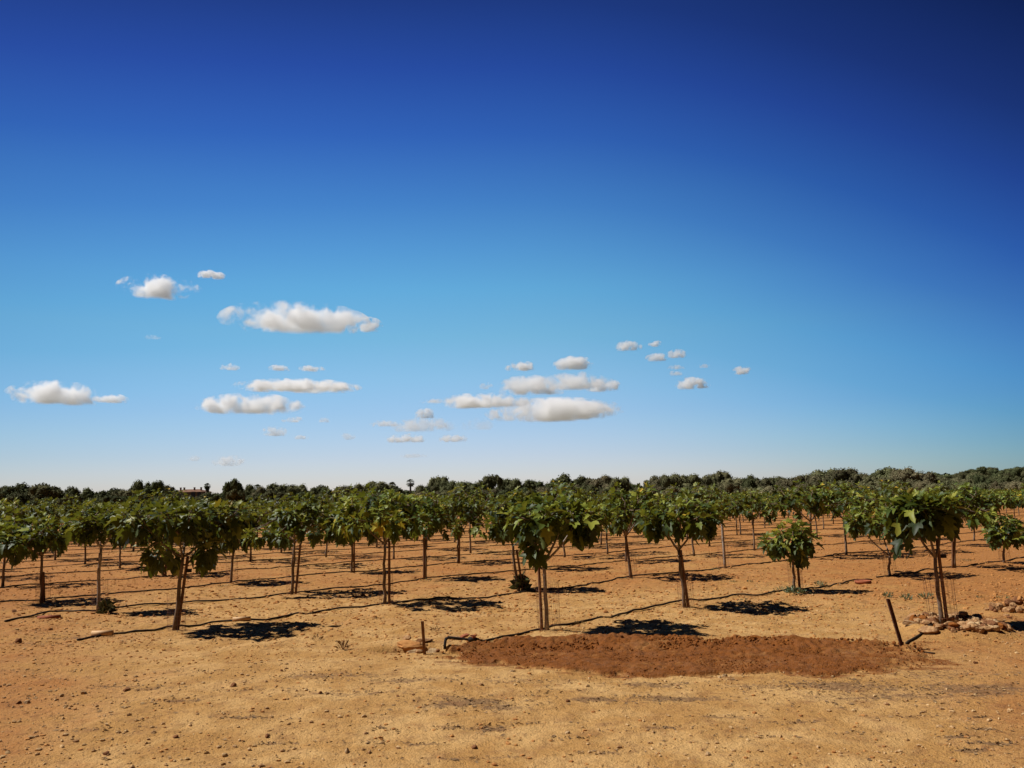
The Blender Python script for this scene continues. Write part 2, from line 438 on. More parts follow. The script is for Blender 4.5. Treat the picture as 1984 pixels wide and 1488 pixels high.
# ------------------------------------------------------------------ dug red soil
sx = np.arange(TOPL[0][0] - .25, TOPL[-1][0] + .25, .017); sy = np.arange(7.2, 10.0, .017)
X2, Y2 = np.meshgrid(sx, sy)
MK = strip_mask(X2, Y2)
clod = .030 * vn(X2 * 9, Y2 * 9, 51) + .034 * vn(X2 * 21, Y2 * 21, 52) + .045 * vn(X2 * 3, Y2 * 3, 53)
tx, ty = zip(*TOPL); bx_, by_ = zip(*BOTL)
yt = np.interp(X2, tx, ty); yb = np.interp(X2, bx_, by_)
u = np.clip((Y2 - yb) / (yt - yb), 0, 1)
prof = .015 + .05 * np.exp(-((u - .85) / .16) ** 2) + .02 * np.exp(-((u - .2) / .2) ** 2)
Z2 = G(X2, Y2) - .035 + MK * (.035 + prof + clod * (.5 + .7 * u))
idx = np.arange(X2.size).reshape(X2.shape)
Q = np.stack([idx[:-1, :-1], idx[:-1, 1:], idx[1:, 1:], idx[1:, :-1]], -1).reshape(-1, 4)
keep = (MK.ravel()[Q] > .002).any(1); Q = Q[keep]
used, inv = np.unique(Q, return_inverse=True); Q = inv.reshape(-1, 4)
V = np.stack([X2, Y2, Z2], -1).reshape(-1, 3)[used]
sm_ = mesh('soil_mound', V, Q, [M_SOIL], {'red': (MK * (.80 - .22 * smooth(2.9, 4.2, X2) + .35 * vn(X2 * 2.5, Y2 * 5, 35))).ravel()[used], 'orange': np.full(len(used), .5), 'litter': np.zeros(len(used))})
tag(obj('soil_mound', sm_), 'long strip of freshly dug dark red soil in front of the first trees', kind='structure')

# ------------------------------------------------------------------ gravel, clods, litter (stuff)
def scatter_mesh(name, pts, sizes, m, flat=.6, tmpl=None, sink=.25, seed=1):
    rg = np.random.default_rng(seed)
    TV, TF = (tmpl or ICO1)
    base = []
    for k in range(8):
        v = TV.copy()
        for _ in range(4):
            n = rg.normal(size=3); n /= np.linalg.norm(n); d = rg.uniform(.45, .8)
            q = v @ n; mm = q > d; v[mm] -= np.outer(q[mm] - d, n)
        base.append(v * np.array([1, rg.uniform(.55, .95), flat]))
    Vs, Fs = [], []
    n0 = len(TV)
    gz = G(pts[:, 0], pts[:, 1])
    if pts.shape[1] > 2: gz = pts[:, 2]
    an = rg.uniform(0, 6.283, len(pts))
    for i in range(len(pts)):
        v = base[i % 8] * sizes[i]
        c, s = math.cos(an[i]), math.sin(an[i])
        x = v[:, 0] * c - v[:, 1] * s + pts[i, 0]; y = v[:, 0] * s + v[:, 1] * c + pts[i, 1]
        Vs.append(np.stack([x, y, v[:, 2] + gz[i] + sizes[i] * flat * (.5 - sink)], -1)); Fs.append(TF + i * n0)
    return mesh(name, np.concatenate(Vs), np.concatenate(Fs), [m], smooth_shade=False)

def wedge_pts(n, y0, y1, k=.72, pw=1.0):
    y = y0 * (y1 / y0) ** (RNG.random(n) ** pw); x = (RNG.random(n) * 2 - 1) * (k * y + .3)
    return np.stack([x, y], -1)
p = wedge_pts(7000, 4.6, 15); d = vn(p[:, 0] * .9, p[:, 1] * 1.2, 61) + .35 * (p[:, 0] < -.8) * (p[:, 1] < 8) - .1
p = p[d + RNG.random(len(p)) * .5 > .15]
s = .0035 + .018 * RNG.random(len(p)) ** 3.5 + .0007 * p[:, 1]
tag(obj('gravel', scatter_mesh('gravel', p, s, M_PEB, seed=3)), 'small pale stones and grit strewn over the soil', 'gravel', kind='stuff')
p = np.concatenate([wedge_pts(2600, 4.6, 10), wedge_pts(30000, 8.6, 36)]); d = vn(p[:, 0] * .8, p[:, 1] * .8, 62)
p = p[d + RNG.random(len(p)) * .7 > .05]
s = .004 + .020 * RNG.random(len(p)) ** 4 + (.004 + .030 * RNG.random(len(p)) ** 5) * smooth(8.5, 13, p[:, 1])
tag(obj('soil_clods', scatter_mesh('soil_clods', p, s, M_CLODL, .6, seed=4)), 'dark crumbs and clods of dry soil', 'soil clods', kind='stuff')
n = 17000
p = np.stack([RNG.uniform(sx[0], sx[-1], n), RNG.uniform(7.2, 10, n)], -1); mk = np.maximum(strip_mask(p[:, 0], p[:, 1]), .55 * strip_mask(p[:, 0], p[:, 1], 1.6, .4))
p = p[mk > .2 + .8 * RNG.random(n)]
ms = strip_mask(p[:, 0], p[:, 1])
uu = (p[:, 1] - np.interp(p[:, 0], bx_, by_)) / (np.interp(p[:, 0], tx, ty) - np.interp(p[:, 0], bx_, by_))
pz = G(p[:, 0], p[:, 1]) + ms * (.015 + .05 * np.exp(-((uu - .85) / .16) ** 2) + .02 * np.exp(-((uu - .2) / .2) ** 2)) - .001
s = .003 + .020 * RNG.random(len(p)) ** 3.4 * (.5 + .7 * (uu > .6))
tag(obj('red_soil_crumbs', scatter_mesh('red_soil_crumbs', np.column_stack([p, pz]), s, M_REDCLOD, .75, seed=5)), 'crumbly lumps lying on the freshly dug red soil', 'soil crumbs', kind='stuff')

# dry leaf and twig litter
def litter():
    V, Fc, T = [], [], []
    spots = []
    for px, py, ax, ay, w in BLOBS_L:
        cx, cy = place(px, py)
        for _ in range(int(320 * w * (ax * ay) ** .5)):
            spots.append((cx + random.gauss(0, ax * .55), cy + random.gauss(0, ay * .6)))
    for q in wedge_pts(1100, 4.7, 12): spots.append(tuple(q))
    arr = np.array(spots); zz = G(arr[:, 0], arr[:, 1])
    for (x, y), z in zip(spots, zz):
        L = random.uniform(.012, .05); w = L * random.choice((.08, .12, .5)); a = random.uniform(0, 6.28)
        dx, dy = math.cos(a), math.sin(a); lift = random.uniform(.002, .012)
        n = len(V); z = float(z) + .003
        V += [(x - dx * L / 2, y - dy * L / 2, z), (x - dy * w / 2, y + dx * w / 2, z + lift), (x + dx * L / 2, y + dy * L / 2, z + lift * .4), (x + dy * w / 2, y - dx * w / 2, z + lift * .2)]
        Fc += [(n, n + 1, n + 2), (n, n + 2, n + 3)]
        t = random.random(); T += [t] * 4
    return mesh('leaf_litter', V, Fc, [M_TWIG], {'tone': T}, False)
tag(obj('leaf_litter', litter()), 'scattered bits of dry leaf and twig on the pale track', 'leaf litter', kind='stuff')

# ------------------------------------------------------------------ fig tree builder
# one lobed blade: 1 long, in the xy plane, axis +y
LB_V = np.array([(0, 0), (0, .30), (0, .62), (0, 1.0),
                 (.17, -.07), (.33, .02), (.47, .20), (.27, .30), (.40, .46), (.47, .66), (.20, .60), (.16, .82),
                 (-.17, -.07), (-.33, .02), (-.47, .20), (-.27, .30), (-.40, .46), (-.47, .66), (-.20, .60), (-.16, .82)], float)
LB_F = [(0, 4, 5), (0, 5, 6, 7), (0, 7, 1), (1, 7, 8, 9), (1, 9, 10, 2), (2, 10, 11, 3),
        (0, 13, 12), (0, 15, 14, 13), (0, 1, 15), (1, 17, 16, 15), (1, 2, 18, 17), (2, 3, 19, 18)]
LS_V = np.array([(0, 0), (0, .5), (0, 1), (.36, .18), (.34, .62), (-.36, .18), (-.34, .62)], float)
LS_F = [(0, 3, 1), (3, 4, 2, 1), (0, 1, 5), (5, 1, 2, 6)]

def bez(a, b, c, n=5):
    return [a * (1 - t) ** 2 + b * 2 * t * (1 - t) + c * t * t for t in [i / n for i in range(n + 1)]]

def fig_meshes(seed, H=1.75, rx=.72, ry=None, zb=.85, zf=.85, cx=0., lean=0., limbs=5, tips=26, lpt=11, size=.17, yellow=.05,
               simple_leaf=False, trunk_r=.0245, pale=False, flat=.0, hang=None, tone0=.0):
    rd = random.Random(seed); ry = ry or rx * .95
    LV, LF = (LS_V, LS_F) if simple_leaf else (LB_V, LB_F)
    top = Vector((lean, rd.uniform(-.03, .03), zf))
    tb = MB()
    k = 6
    pts = [Vector((lean * (i / k) + (rd.uniform(-.012, .012) if 0 < i < k else 0), rd.uniform(-.01, .01) if i else 0, -.03 + (zf + .03) * i / k)) for i in range(k + 1)]
    pts[-1] = top
    tb.tube(pts, [trunk_r * (1.35 if i == 0 else 1.12 - .28 * i / k) for i in range(k + 1)], 8 if not simple_leaf else 5, wob=.16)
    # shoot tips spread over an umbrella
    tipl = []
    C = Vector((cx, 0, 0))
    for i in range(tips):
        a = 2.39996 * i + rd.uniform(-.35, .35); r = math.sqrt((i + .5) / tips) * rd.uniform(.85, 1.08)
        r *= 1 + .13 * math.sin(a * 2 + seed) + .09 * math.sin(a * 5 + seed * 2)
        zz = H - .05 - (H - zb) * (.60 * min(r, 1.1) ** 3) * rd.uniform(.7, 1.1) - rd.uniform(0, .26) * (H - zb)
        if r < .8 and rd.random() < .35: zz -= rd.uniform(.05, .35) * (H - zb)
        zz = max(zz, zb + .17 + size * 1.25, H - .1 - (H - zb) * (.30 + .6 * r) if not simple_leaf else 0)
        tipl.append(C + Vector((math.cos(a) * rx * r * .92, math.sin(a) * ry * r * .92, zz - .06)))
    for hx, hz, hn in (hang or []):
        for _ in range(hn): tipl.append(Vector((cx + hx + rd.uniform(-.1, .1), rd.uniform(-.2, .2), hz + rd.uniform(.12, .27))))
    ends = []
    nl = limbs
    for i in range(nl):
        a = 6.283 * i / nl + rd.uniform(-.4, .4) + seed
        e = Vector((lean * .4 + cx * .6 + math.cos(a) * rx * .42, math.sin(a) * ry * .42, zf + (H - zf) * rd.uniform(.42, .6)))
        mid = (top + e) / 2 + Vector((math.cos(a) * .05, math.sin(a) * .05, -.05))
        bp = bez(top - Vector((0, 0, .01)), mid, e)
        tb.tube(bp, [trunk_r * (.72 - .36 * j / 5) for j in range(6)], 6 if not simple_leaf else 4, wob=.1)
        ends.append((bp[3], bp[4], e))
    V, Fc, T = [], [], []
    NV = 0
    for tp in tipl:
        s0 = min((q for b in ends for q in b), key=lambda q: (q - tp).length - .25 * (q.z < tp.z))
        out_ = Vector((tp.x - cx * .7, tp.y, 0)); rr = min(1, out_.length / rx); out_.normalize()
        mid = (s0 + tp) / 2 + Vector((out_.x * .06, out_.y * .06, -.03))
        bp = bez(s0, mid, tp, 4)
        if not simple_leaf or rd.random() < .5:
            tb.tube(bp, [trunk_r * .34, trunk_r * .30, trunk_r * .26, trunk_r * .22, trunk_r * .15], 5 if not simple_leaf else 3)
        axis = (bp[-1] - bp[-3]).normalized() * .6 + Vector((0, 0, .5)); axis.normalize()
        n = int(lpt * rd.uniform(.7, 1.3)); hue = rd.gauss(0, .12)
        for j in range(n):
            f = j / max(1, n - 1)                     # 0 at the tip, 1 low on the shoot
            bpos = tp - axis * (f * .22) + Vector((rd.gauss(0, .012), rd.gauss(0, .012), 0))
            a = 2.39996 * j + rd.uniform(-.3, .3)
            side = Vector((math.cos(a), math.sin(a), 0))
            side = (side + out_ * (.35 + .35 * rr)).normalized()
            el = 1.1 - 2.2 * f - .45 * rr * f + rd.uniform(-.45, .45) - .25 * (1 - (tp.z - zb) / (H - zb))
            d = (side * math.cos(el) + Vector((0, 0, math.sin(el)))).normalized()
            L = size * .86 * (.5 + .65 * min(1, f * 1.6 + .15)) * rd.uniform(.7, 1.25)
            pet = L * rd.uniform(.25, .5)
            st = bpos + d * pet
            nr = (Vector((0, 0, 1)) - d * d.z + side * .3 * (d.z < -.5)).normalized()
            nr = (nr + Vector((rd.gauss(0, .55), rd.gauss(0, .55), 0))).normalized()
            xr = d.cross(nr).normalized(); nr = xr.cross(d)
            droop = rd.uniform(.12, .55); fold = rd.uniform(.2, .75)
            x = LV[:, 0] * L * rd.uniform(.66, .98); y = LV[:, 1] * L
            wav = .05 * L * np.sin(LV[:, 1] * 9 + rd.uniform(0, 6)) * np.abs(LV[:, 0]) * 2
            z = -droop * (LV[:, 1] ** 2) * L + fold * np.abs(x) + wav
            y = y * (1 - .25 * droop)
            P = np.outer(x, xr) + np.outer(y, d) + np.outer(z, nr) + np.array(st)
            V.append(P); Fc += [tuple(i + NV for i in q) for q in LF]; NV += len(LV)
            tone = .60 + hue + tone0 - .52 * f + rd.gauss(0, .17)  # young tip leaves lighter, plus sunlit highlights and shade below put into the tone
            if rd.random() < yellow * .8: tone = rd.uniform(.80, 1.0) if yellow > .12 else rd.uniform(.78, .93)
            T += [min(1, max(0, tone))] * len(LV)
            if not simple_leaf and pet > .03 and f > .2:
                pass
    V = np.concatenate(V)
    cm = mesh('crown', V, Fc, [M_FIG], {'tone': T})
    tm = mesh('trunk', tb.v, tb.f, [M_BARKP if pale else M_BARK])
    return tm, cm

ORD = ['first', 'second', 'third', 'fourth', 'fifth', 'sixth', 'seventh', 'eighth', 'ninth', 'tenth', 'eleventh', 'twelfth', 'thirteenth', 'fourteenth', 'fifteenth', 'sixteenth', 'seventeenth', 'eighteenth']
S2 = 2 ** .5
def tn(t, n): return ((t - n) / S2, (t + n) / S2)
N0 = [6.94, 10.57, 13.05, 15.69, 18.85, 21.6, 24.2, 26.9]
while len(N0) < 40: N0.append(N0[-1] + 2.75)

def m_per_px(px, py):
    x, y = place(px, py); return y / F_PX * 1.0

# measured front trees: (px, py, top_y, crown_left, crown_right, crown_bottom, fork_y, label, extras)
NEAR = [
 (1060, 1222, 944, 988, 1168, 1056, 1096, 'fig tree in the front centre forking low into a V under its crown', dict(limbs=4, tips=30, size=.20, pale=True, yellow=.05, lean_px=-6, tone0=.08, hang=[(-.35, .98, 2)])),
 (338, 1220, 990, 258, 446, 1048, 1085, 'front left fig tree with dark drooping leaf clumps on a leaning trunk', dict(limbs=4, tips=26, size=.20, lean_px=16, hang=[(-.40, .93, 3), (-.36, .84, 1), (.32, .92, 3), (.33, .78, 1)], yellow=.06, tone0=.06)),
 (1825, 1215, 948, 1738, 1834, 1044, 1092, 'front right fig tree standing in a ring of rubble, crown leaning left', dict(limbs=4, tips=24, size=.20, lean_px=-14, yellow=.10, hang=[(-.28, 1.04, 1)])),
 (190, 1187, 972, 140, 250, 1058, 1068, 'fig tree at left with bare pale forked limbs below the crown', dict(limbs=3, tips=20, pale=True, lean_px=4)),
 (745, 1172, 941, 640, 832, 1050, 1060, 'broad fig tree with many yellowing leaves, left of the centre', dict(limbs=4, tips=34, size=.18, yellow=.24, tone0=.10)),
 (1327, 1178, 950, 1240, 1392, 1050, 1072, 'fig tree right of centre with a V fork and slanting trunk', dict(limbs=3, tips=28, size=.18, lean_px=-12, tone0=.03)),
 (80, 1168, 985, -10, 132, 1082, 1080, 'low fig tree at the far left whose crown hangs near the soil', dict(limbs=4, tips=24, size=.18, lean_px=0, hang=[(-.3, .75, 3)])),
 (565, 1152, 955, 497, 662, 1068, 1055, 'full dark fig tree with two stems left of the yellowing one', dict(limbs=5, tips=34, size=.17, lean_px=6)),
 (1005, 1143, 936, 938, 1038, 1050, 1045, 'leaning fig tree with dark suckers at its foot, left of centre tree', dict(limbs=4, tips=26, size=.17, lean_px=-14)),
 (1540, 1147, 998, 1484, 1582, 1082, 1090, 'short bushy fig tree with low hanging bright leaves, right side', dict(limbs=5, tips=18, size=.17, lean_px=-4, tone0=.12, hang=[(0, .52, 2)])),
 (447, 1132, 962, 398, 500, 1080, 1070, 'fig tree behind the front left one with big lit leaves', dict(limbs=4, tips=26, size=.19, lean_px=6, tone0=.08)),
 (825, 1123, 950, 772, 868, 1045, 1050, 'slim fig tree standing between two full crowns left of centre', dict(limbs=4, tips=26)),
 (1222, 1120, 932, 1165, 1292, 1030, 1042, 'tall fig tree with grass at its foot, right of the centre tree', dict(limbs=5, tips=30, lean_px=-10, tone0=.04)),
 (1723, 1116, 966, 1632, 1775, 1040, 1078, 'vase shaped fig tree whose four limbs spread from a low fork', dict(limbs=4, tips=28, tone0=.05)),
 (317, 1115, 944, 235, 366, 1060, 1060, 'fig tree hidden behind the front left pair, crown rising highest', dict(limbs=4, tips=28)),
 (682, 1110, 966, 640, 728, 1060, 1055, 'fig tree behind the broad yellowing one', dict(limbs=4, tips=24)),
 (1037, 1103, 952, 990, 1090, 1040, 1050, 'fig tree mostly hidden behind the front centre crown', dict(limbs=4, tips=24)),
 (1850, 1102, 930, 1788, 1915, 1028, 1025, 'tall slender fig tree right behind the rubble ring tree', dict(limbs=4, tips=30)),
 (1945, 1090, 988, 1908, 1990, 1058, 1055, 'low fig tree at the right edge of the orchard', dict(limbs=4, tips=24, tone0=.05)),
 (107, 1086, 951, 66, 168, 1050, 1045, 'tall fig tree far behind the low one at the far left', dict(limbs=4, tips=28)),
 (165, 1094, 964, 128, 216, 1052, 1048, 'fig tree behind and between the two front trees at far left', dict(limbs=4, tips=24)),
 (1818, 1058, 934, 1770, 1862, 1012, 1010, 'tall fig tree whose crown peeks above the rubble ring tree', dict(limbs=4, tips=26)),
 (1887, 1048, 938, 1856, 1932, 1005, 1005, 'dark fig tree right of the tall slender one, further back', dict(limbs=4, tips=26)),
 (233, 1102, 960, 190, 290, 1060, 1055, 'fig tree behind the bare limbed one at left', dict(limbs=4, tips=24)),
 (887, 1092, 952, 842, 938, 1045, 1045, 'fig tree just left of the leaning tree, one row further back', dict(limbs=4, tips=28)),
 (1213, 1088, 955, 1170, 1262, 1035, 1035, 'fig tree close behind the tall one with grassy foot', dict(limbs=4, tips=26)),
]
NEARW = {}
figs = []
GRP = 'young fig trees planted in rows'
guard_mesh = None
def make_guard(r=.11, h=.48):
    mb = MB()
    nv, nh = 16, 9
    for k in range(nv):
        a = 6.283 * k / nv
        mb.tube([(r * math.cos(a), r * math.sin(a), -.02), (r * math.cos(a) * 1.04, r * math.sin(a) * 1.04, h)], .0011, 3, False)
    for j in range(nh):
        z = h * (j + .5) / nh
        mb.tube([(r * 1.02 * math.cos(6.283 * k / 14), r * 1.02 * math.sin(6.283 * k / 14), z) for k in range(15)], .0011, 3, False)
    return mesh('wire_tree_guard', mb.v, mb.f, [M_WIRE])
GUARD = make_guard()

def stake_obj(x, y, h, r, leanx, leany, label, tagbox=False, m=None, name='support_stake'):
    mb = MB(); n = 7
    mb.tube([(leanx * i / n, leany * i / n, -.04 + (h + .04) * i / n) for i in range(n + 1)], [r * (1.05 - .12 * i / n) for i in range(n + 1)], 9, wob=.10)
    e = empty(name, (x, y, g(x, y)))
    mb.build('pole', m or M_WOOD, e)
    if h > .8:
        tb = MB()
        z = h * .86; c = Vector((leanx * .86 - .02, leany * .86 + .01, z))
        tb.tube([c + Vector((math.cos(q * .785) * (r + .022), math.sin(q * .785) * (r + .012), .004 * q)) for q in range(9)], .006, 4, False)
        tb.build('tie', M_PLAS, e)
    if tagbox:
        tb = MB(); tb.box((leanx * .8 + r + .028, leany * .8 - .01, h * .8), (.062, .03, .045)); tb.build('clip', M_PLAS, e, sm=False)
    tag(e, label, 'stake', 'wooden stakes supporting the fig trees'); return e

near_xy = []
for k, (px, py, ty_, cl, crt, cb, fy, lab, ex) in enumerate(NEAR):
    x, y = place(px, py); s = y / F_PX / math.cos(PITCH) ** 0.3
    ex = dict(ex); lp = ex.pop('lean_px', 0)
    tanr = math.tan(ROLL)
    H = (py - ty_) * s; zb = (py - cb) * s; zf = (py - fy) * s
    cxp = (cl + crt) / 2 - px + (py - (ty_ + cb) / 2) * tanr
    # subtract the part of the apparent slant that comes from the upward pitch
    conv = (px - 992) * math.tan(PITCH) / F_PX
    cxm = (cxp + conv * (py - (ty_ + cb) / 2)) * s
    lean = (lp + conv * (py - fy) + (py - fy) * tanr) * s
    tm, cm = fig_meshes(100 + k, H=H, rx=(crt - cl) / 2 * s * 1.20, zb=zb, zf=zf, cx=cxm, lean=lean, lpt=ex.pop('lpt', 15), **ex)
    e = empty('fig_tree', (x, y, g(x, y))); obj('trunk', tm, e); obj('crown', cm, e)
    tag(e, lab, 'fig tree', GRP)
    near_xy.append((x, y)); NEARW[(px, py)] = (x, y, H, lean, zf)

# remaining orchard from the planting grid; those measured in the photo keep their measured foot
MEAS = {(-1, 4): None, (5, 1): (1640, 1076), (6, 1): (1735, 1070), (7, 1): (1818, 1058), (4, 2): (1345, 1078), (5, 2): (1462, 1066),
        (4, 3): (1177, 1073), (3, 4): (912, 1072), (5, 4): (1165, 1055), (2, 5): (632, 1080), (1, 5): (485, 1088), (2, 6): (545, 1072),
        (0, 6): (165, 1094), (0, 7): (107, 1086), (6, 3): (1400, 1052), (8, 4): (1435, 1035), (8, 1): (1887, 1048), (8, 2): (1733, 1045)}
VAR = [fig_meshes(300 + i, H=random.uniform(1.70, 2.0), rx=random.uniform(.84, 1.14), zb=random.uniform(.82, .98), zf=random.uniform(.75, .95),
                  lean=random.uniform(-.08, .04), limbs=random.choice((4, 5)), tips=27, lpt=11, size=.17, tone0=random.uniform(-.10, .08)) for i in range(9)]
VARF = [fig_meshes(400 + i, H=random.uniform(1.56, 1.76), rx=random.uniform(.80, 1.0), zb=random.uniform(.78, .9), zf=random.uniform(.75, .9),
                   limbs=4, tips=26, lpt=11, size=.185, simple_leaf=True, tone0=-.06 + random.uniform(-.06, .06)) for i in range(7)]
SAPLING = place(1405, 1102)
rows = {}
cand = []
for j in range(-1, 34):
    for i in range(-3, 40):
        if j == -1: continue
        t = 7.5 + 3.02 * i; n = N0[j] - .12 * (t - 7.5)
        mp = MEAS.get((i, j))
        if mp: x, y = place(*mp)
        else:
            x, y = tn(t + random.uniform(-.12, .12), n + random.uniform(-.1, .1))
        if abs(x) > .66 * y + 1.0 or y < 13: continue
        if j == 0 and i < 6: continue
        if any((x - a) ** 2 + (y - b) ** 2 < 1.7 ** 2 for a, b in near_xy): continue
        if (x - SAPLING[0]) ** 2 + (y - SAPLING[1]) ** 2 < 1.6 ** 2: continue
        cand.append((y, x, i, j))
cand.sort()
near_lim = 300 - len(NEAR) - 2
solo, far_c = cand[:near_lim], cand[near_lim:]
print('orchard trees', len(cand), 'far', len(far_c), 'limit y', solo[-1][0])
rowlists = {}
for y, x, i, j in solo: rowlists.setdefault(j, []).append((x, y, i))
for j in rowlists: rowlists[j].sort()
used_t = 0
for y, x, i, j in solo:
    if y < 30: tm, cm = VAR[(used_t * 5 + j) % 9]
    else: tm, cm = VARF[(used_t * 3 + j) % 7]
    used_t += 1
    e = empty('fig_tree', (x, y, g(x, y)), random.uniform(0, 6.28))
    obj('trunk', tm, e); obj('crown', cm, e)
    sc_ = random.uniform(.98, 1.14) if y < 34 else random.uniform(.93, 1.04)
    e.scale = (sc_, sc_, sc_ * random.uniform(.96, 1.03))
    pos = [q[2] for q in rowlists[j]].index(i)
    if y < 27 and j < 10 and pos < 10:
        lab = 'young fig tree, %s from the left among those further back in the %s row' % (ORD[pos], ORD[j])
    elif y < 40:
        lab = 'mid distance fig tree with rounded crown and thin trunk on orange soil'
    else:
        lab = 'far fig tree showing only part of its crown behind the nearer ones'
    tag(e, lab, 'fig tree', GRP if y < 27 and pos < 10 else ('fig trees in the middle distance' if y < 40 else 'far fig trees at the back of the orchard'))

# the back of the orchard as one mass
def merged(name, items, m, label, cat):
    Vs, Fs, Ts, n0 = [], [], [], 0
    for (me, x, y, z, rz, s) in items:
        v = np.empty(len(me.vertices) * 3, np.float32); me.vertices.foreach_get('co', v); v = v.reshape(-1, 3) * s
        c, q = math.cos(rz), math.sin(rz)
        Vs.append(np.stack([v[:, 0] * c - v[:, 1] * q + x, v[:, 0] * q + v[:, 1] * c + y, v[:, 2] + z], -1))
        Fs += [tuple(k + n0 for k in p.vertices) for p in me.polygons]; n0 += len(v)
        a = np.empty(len(me.vertices), np.float32); me.attributes['tone'].data.foreach_get('value', a); Ts.append(a)
    return tag(obj(name, mesh(name, np.concatenate(Vs), Fs, [m], {'tone': np.concatenate(Ts)})), label, cat, kind='stuff')
LOWF = [fig_meshes(500 + i, H=1.64, rx=1.0, zb=.75, zf=.8, limbs=3, tips=16, lpt=7, size=.26, simple_leaf=True, tone0=-.08)[1] for i in range(3)]
fc = [c for c in far_c if c[0] < 84]
merged('orchard_mass', [(LOWF[k % 3], c[1], c[0], g(c[1], c[0]), random.uniform(0, 6.28), random.uniform(.95, 1.08)) for k, c in enumerate(fc)], M_FIG,
       'far back rows of the fig orchard merging into one green band', 'orchard')

# stakes and wire guards at the nearer trees
guards_at = []
STK = {(1060, 1222): (-.062, 0, 1.02, 'brown stake up the left side of the front centre fig trunk', -.03, False),
       (338, 1220): (.02, .04, .95, 'rough brown stake against the front left leaning fig trunk', .10, True),
       (1825, 1215): (.07, 0, 1.00, 'stout round brown stake in the rubble ring at front right', -.05, True),
       (745, 1172): (.075, 0, 1.0, 'thin brown stake beside the yellowing fig tree', 0, False),
       (190, 1187): (-.03, .05, .88, 'dark broad stake against the bare limbed fig tree at left', .01, False),
       (565, 1152): (.07, 0, .95, 'stake leaning right beside the full dark fig tree', .12, False),
       (1005, 1143): (.08, 0, .70, 'short stake at the foot with the dark suckers', -.05, False),
       (1327, 1178): (.055, 0, .82, 'stake right against the slanting trunk right of centre', -.08, False),
       (1222, 1120): (.03, .03, .95, 'stake behind the trunk with the grassy foot', -.06, False),
       (1540, 1147): (.085, 0, .78, 'stake beside the short bushy fig tree', -.03, False),
       (682, 1110): (.05, 0, .8, 'stake at the tree behind the yellowing fig tree', 0, False),
       (825, 1123): (-.04, 0, .85, 'thin stake at the slim fig tree left of centre', 0, False),
       (887, 1092): (.04, 0, .85, 'thin stake left of the leaning tree one row back', 0, False),
       (80, 1168): (.05, 0, .5, 'short stake at the low fig tree, far left', -.04, False),
       (317, 1115): (.05, 0, .8, 'stake of the tree hidden behind the front left pair', 0, False),
       (1850, 1102): (-.05, 0, .9, 'thin pale stake of the tall slender tree at right', 0, False)}
for key, (dx, dy, h, lab, ln, bx) in STK.items():
    x, y, H, lean, zf = NEARW[key]
    stake_obj(x + dx, y + dy, h, .020, lean * h / max(zf, .5) + ln * .3, 0, lab, bx)
GL = {(1060, 1222): 'faint wire mesh guard flaring round the front centre trunk', (338, 1220): 'wire mesh guard round the front left trunk',
      (1825, 1215): 'wide wire mesh guard standing in the rubble ring', (745, 1172): 'wire mesh guard at the yellowing fig tree',
      (190, 1187): 'wire mesh guard at the bare limbed tree', (1327, 1178): 'wire guard by the slanting trunk right of centre',
      (80, 1168): 'wire mesh guard at the far left tree', (565, 1152): 'wire mesh guard round the two stems of the full dark tree',
      (1540, 1147): 'reddish wire guard under the short bushy tree', (1723, 1116): 'wire guard below the low fork of the vase shaped tree',
      (1005, 1143): 'wire guard full of dark suckers', (1222, 1120): 'wire guard at the trunk with the grassy foot',
      (447, 1132): 'wire guard behind the front left tree', (1945, 1090): 'wire guard under the low tree at the right edge'}
for key, lab in GL.items():
    x, y = NEARW[key][:2]
    o = obj('wire_tree_guard', GUARD, None, (x + .03, y, g(x, y)))
    big = {(1060, 1222): 1.25, (1825, 1215): 1.45}.get(key, 1.0)
    o.scale = (big, big, big if big < 1.3 else 1.2); o.rotation_euler = (0, R(-3 if key != (1825, 1215) else -5), random.random())
    tag(o, lab, 'wire guard', 'wire mesh guards round the fig trunks')
# bare pole with guard where a tree is missing
x, y = SAPLING
stake_obj(x, y, 1.15, .028, -.02, 0, 'bare grey pole in a gap of the row, no tree beside it', False, M_BARKP, 'bare_pole')
tag(obj('wire_tree_guard', GUARD, None, (x - .03, y, g(x, y))), 'wire guard round the bare grey pole', 'wire guard', 'wire mesh guards round the fig trunks')
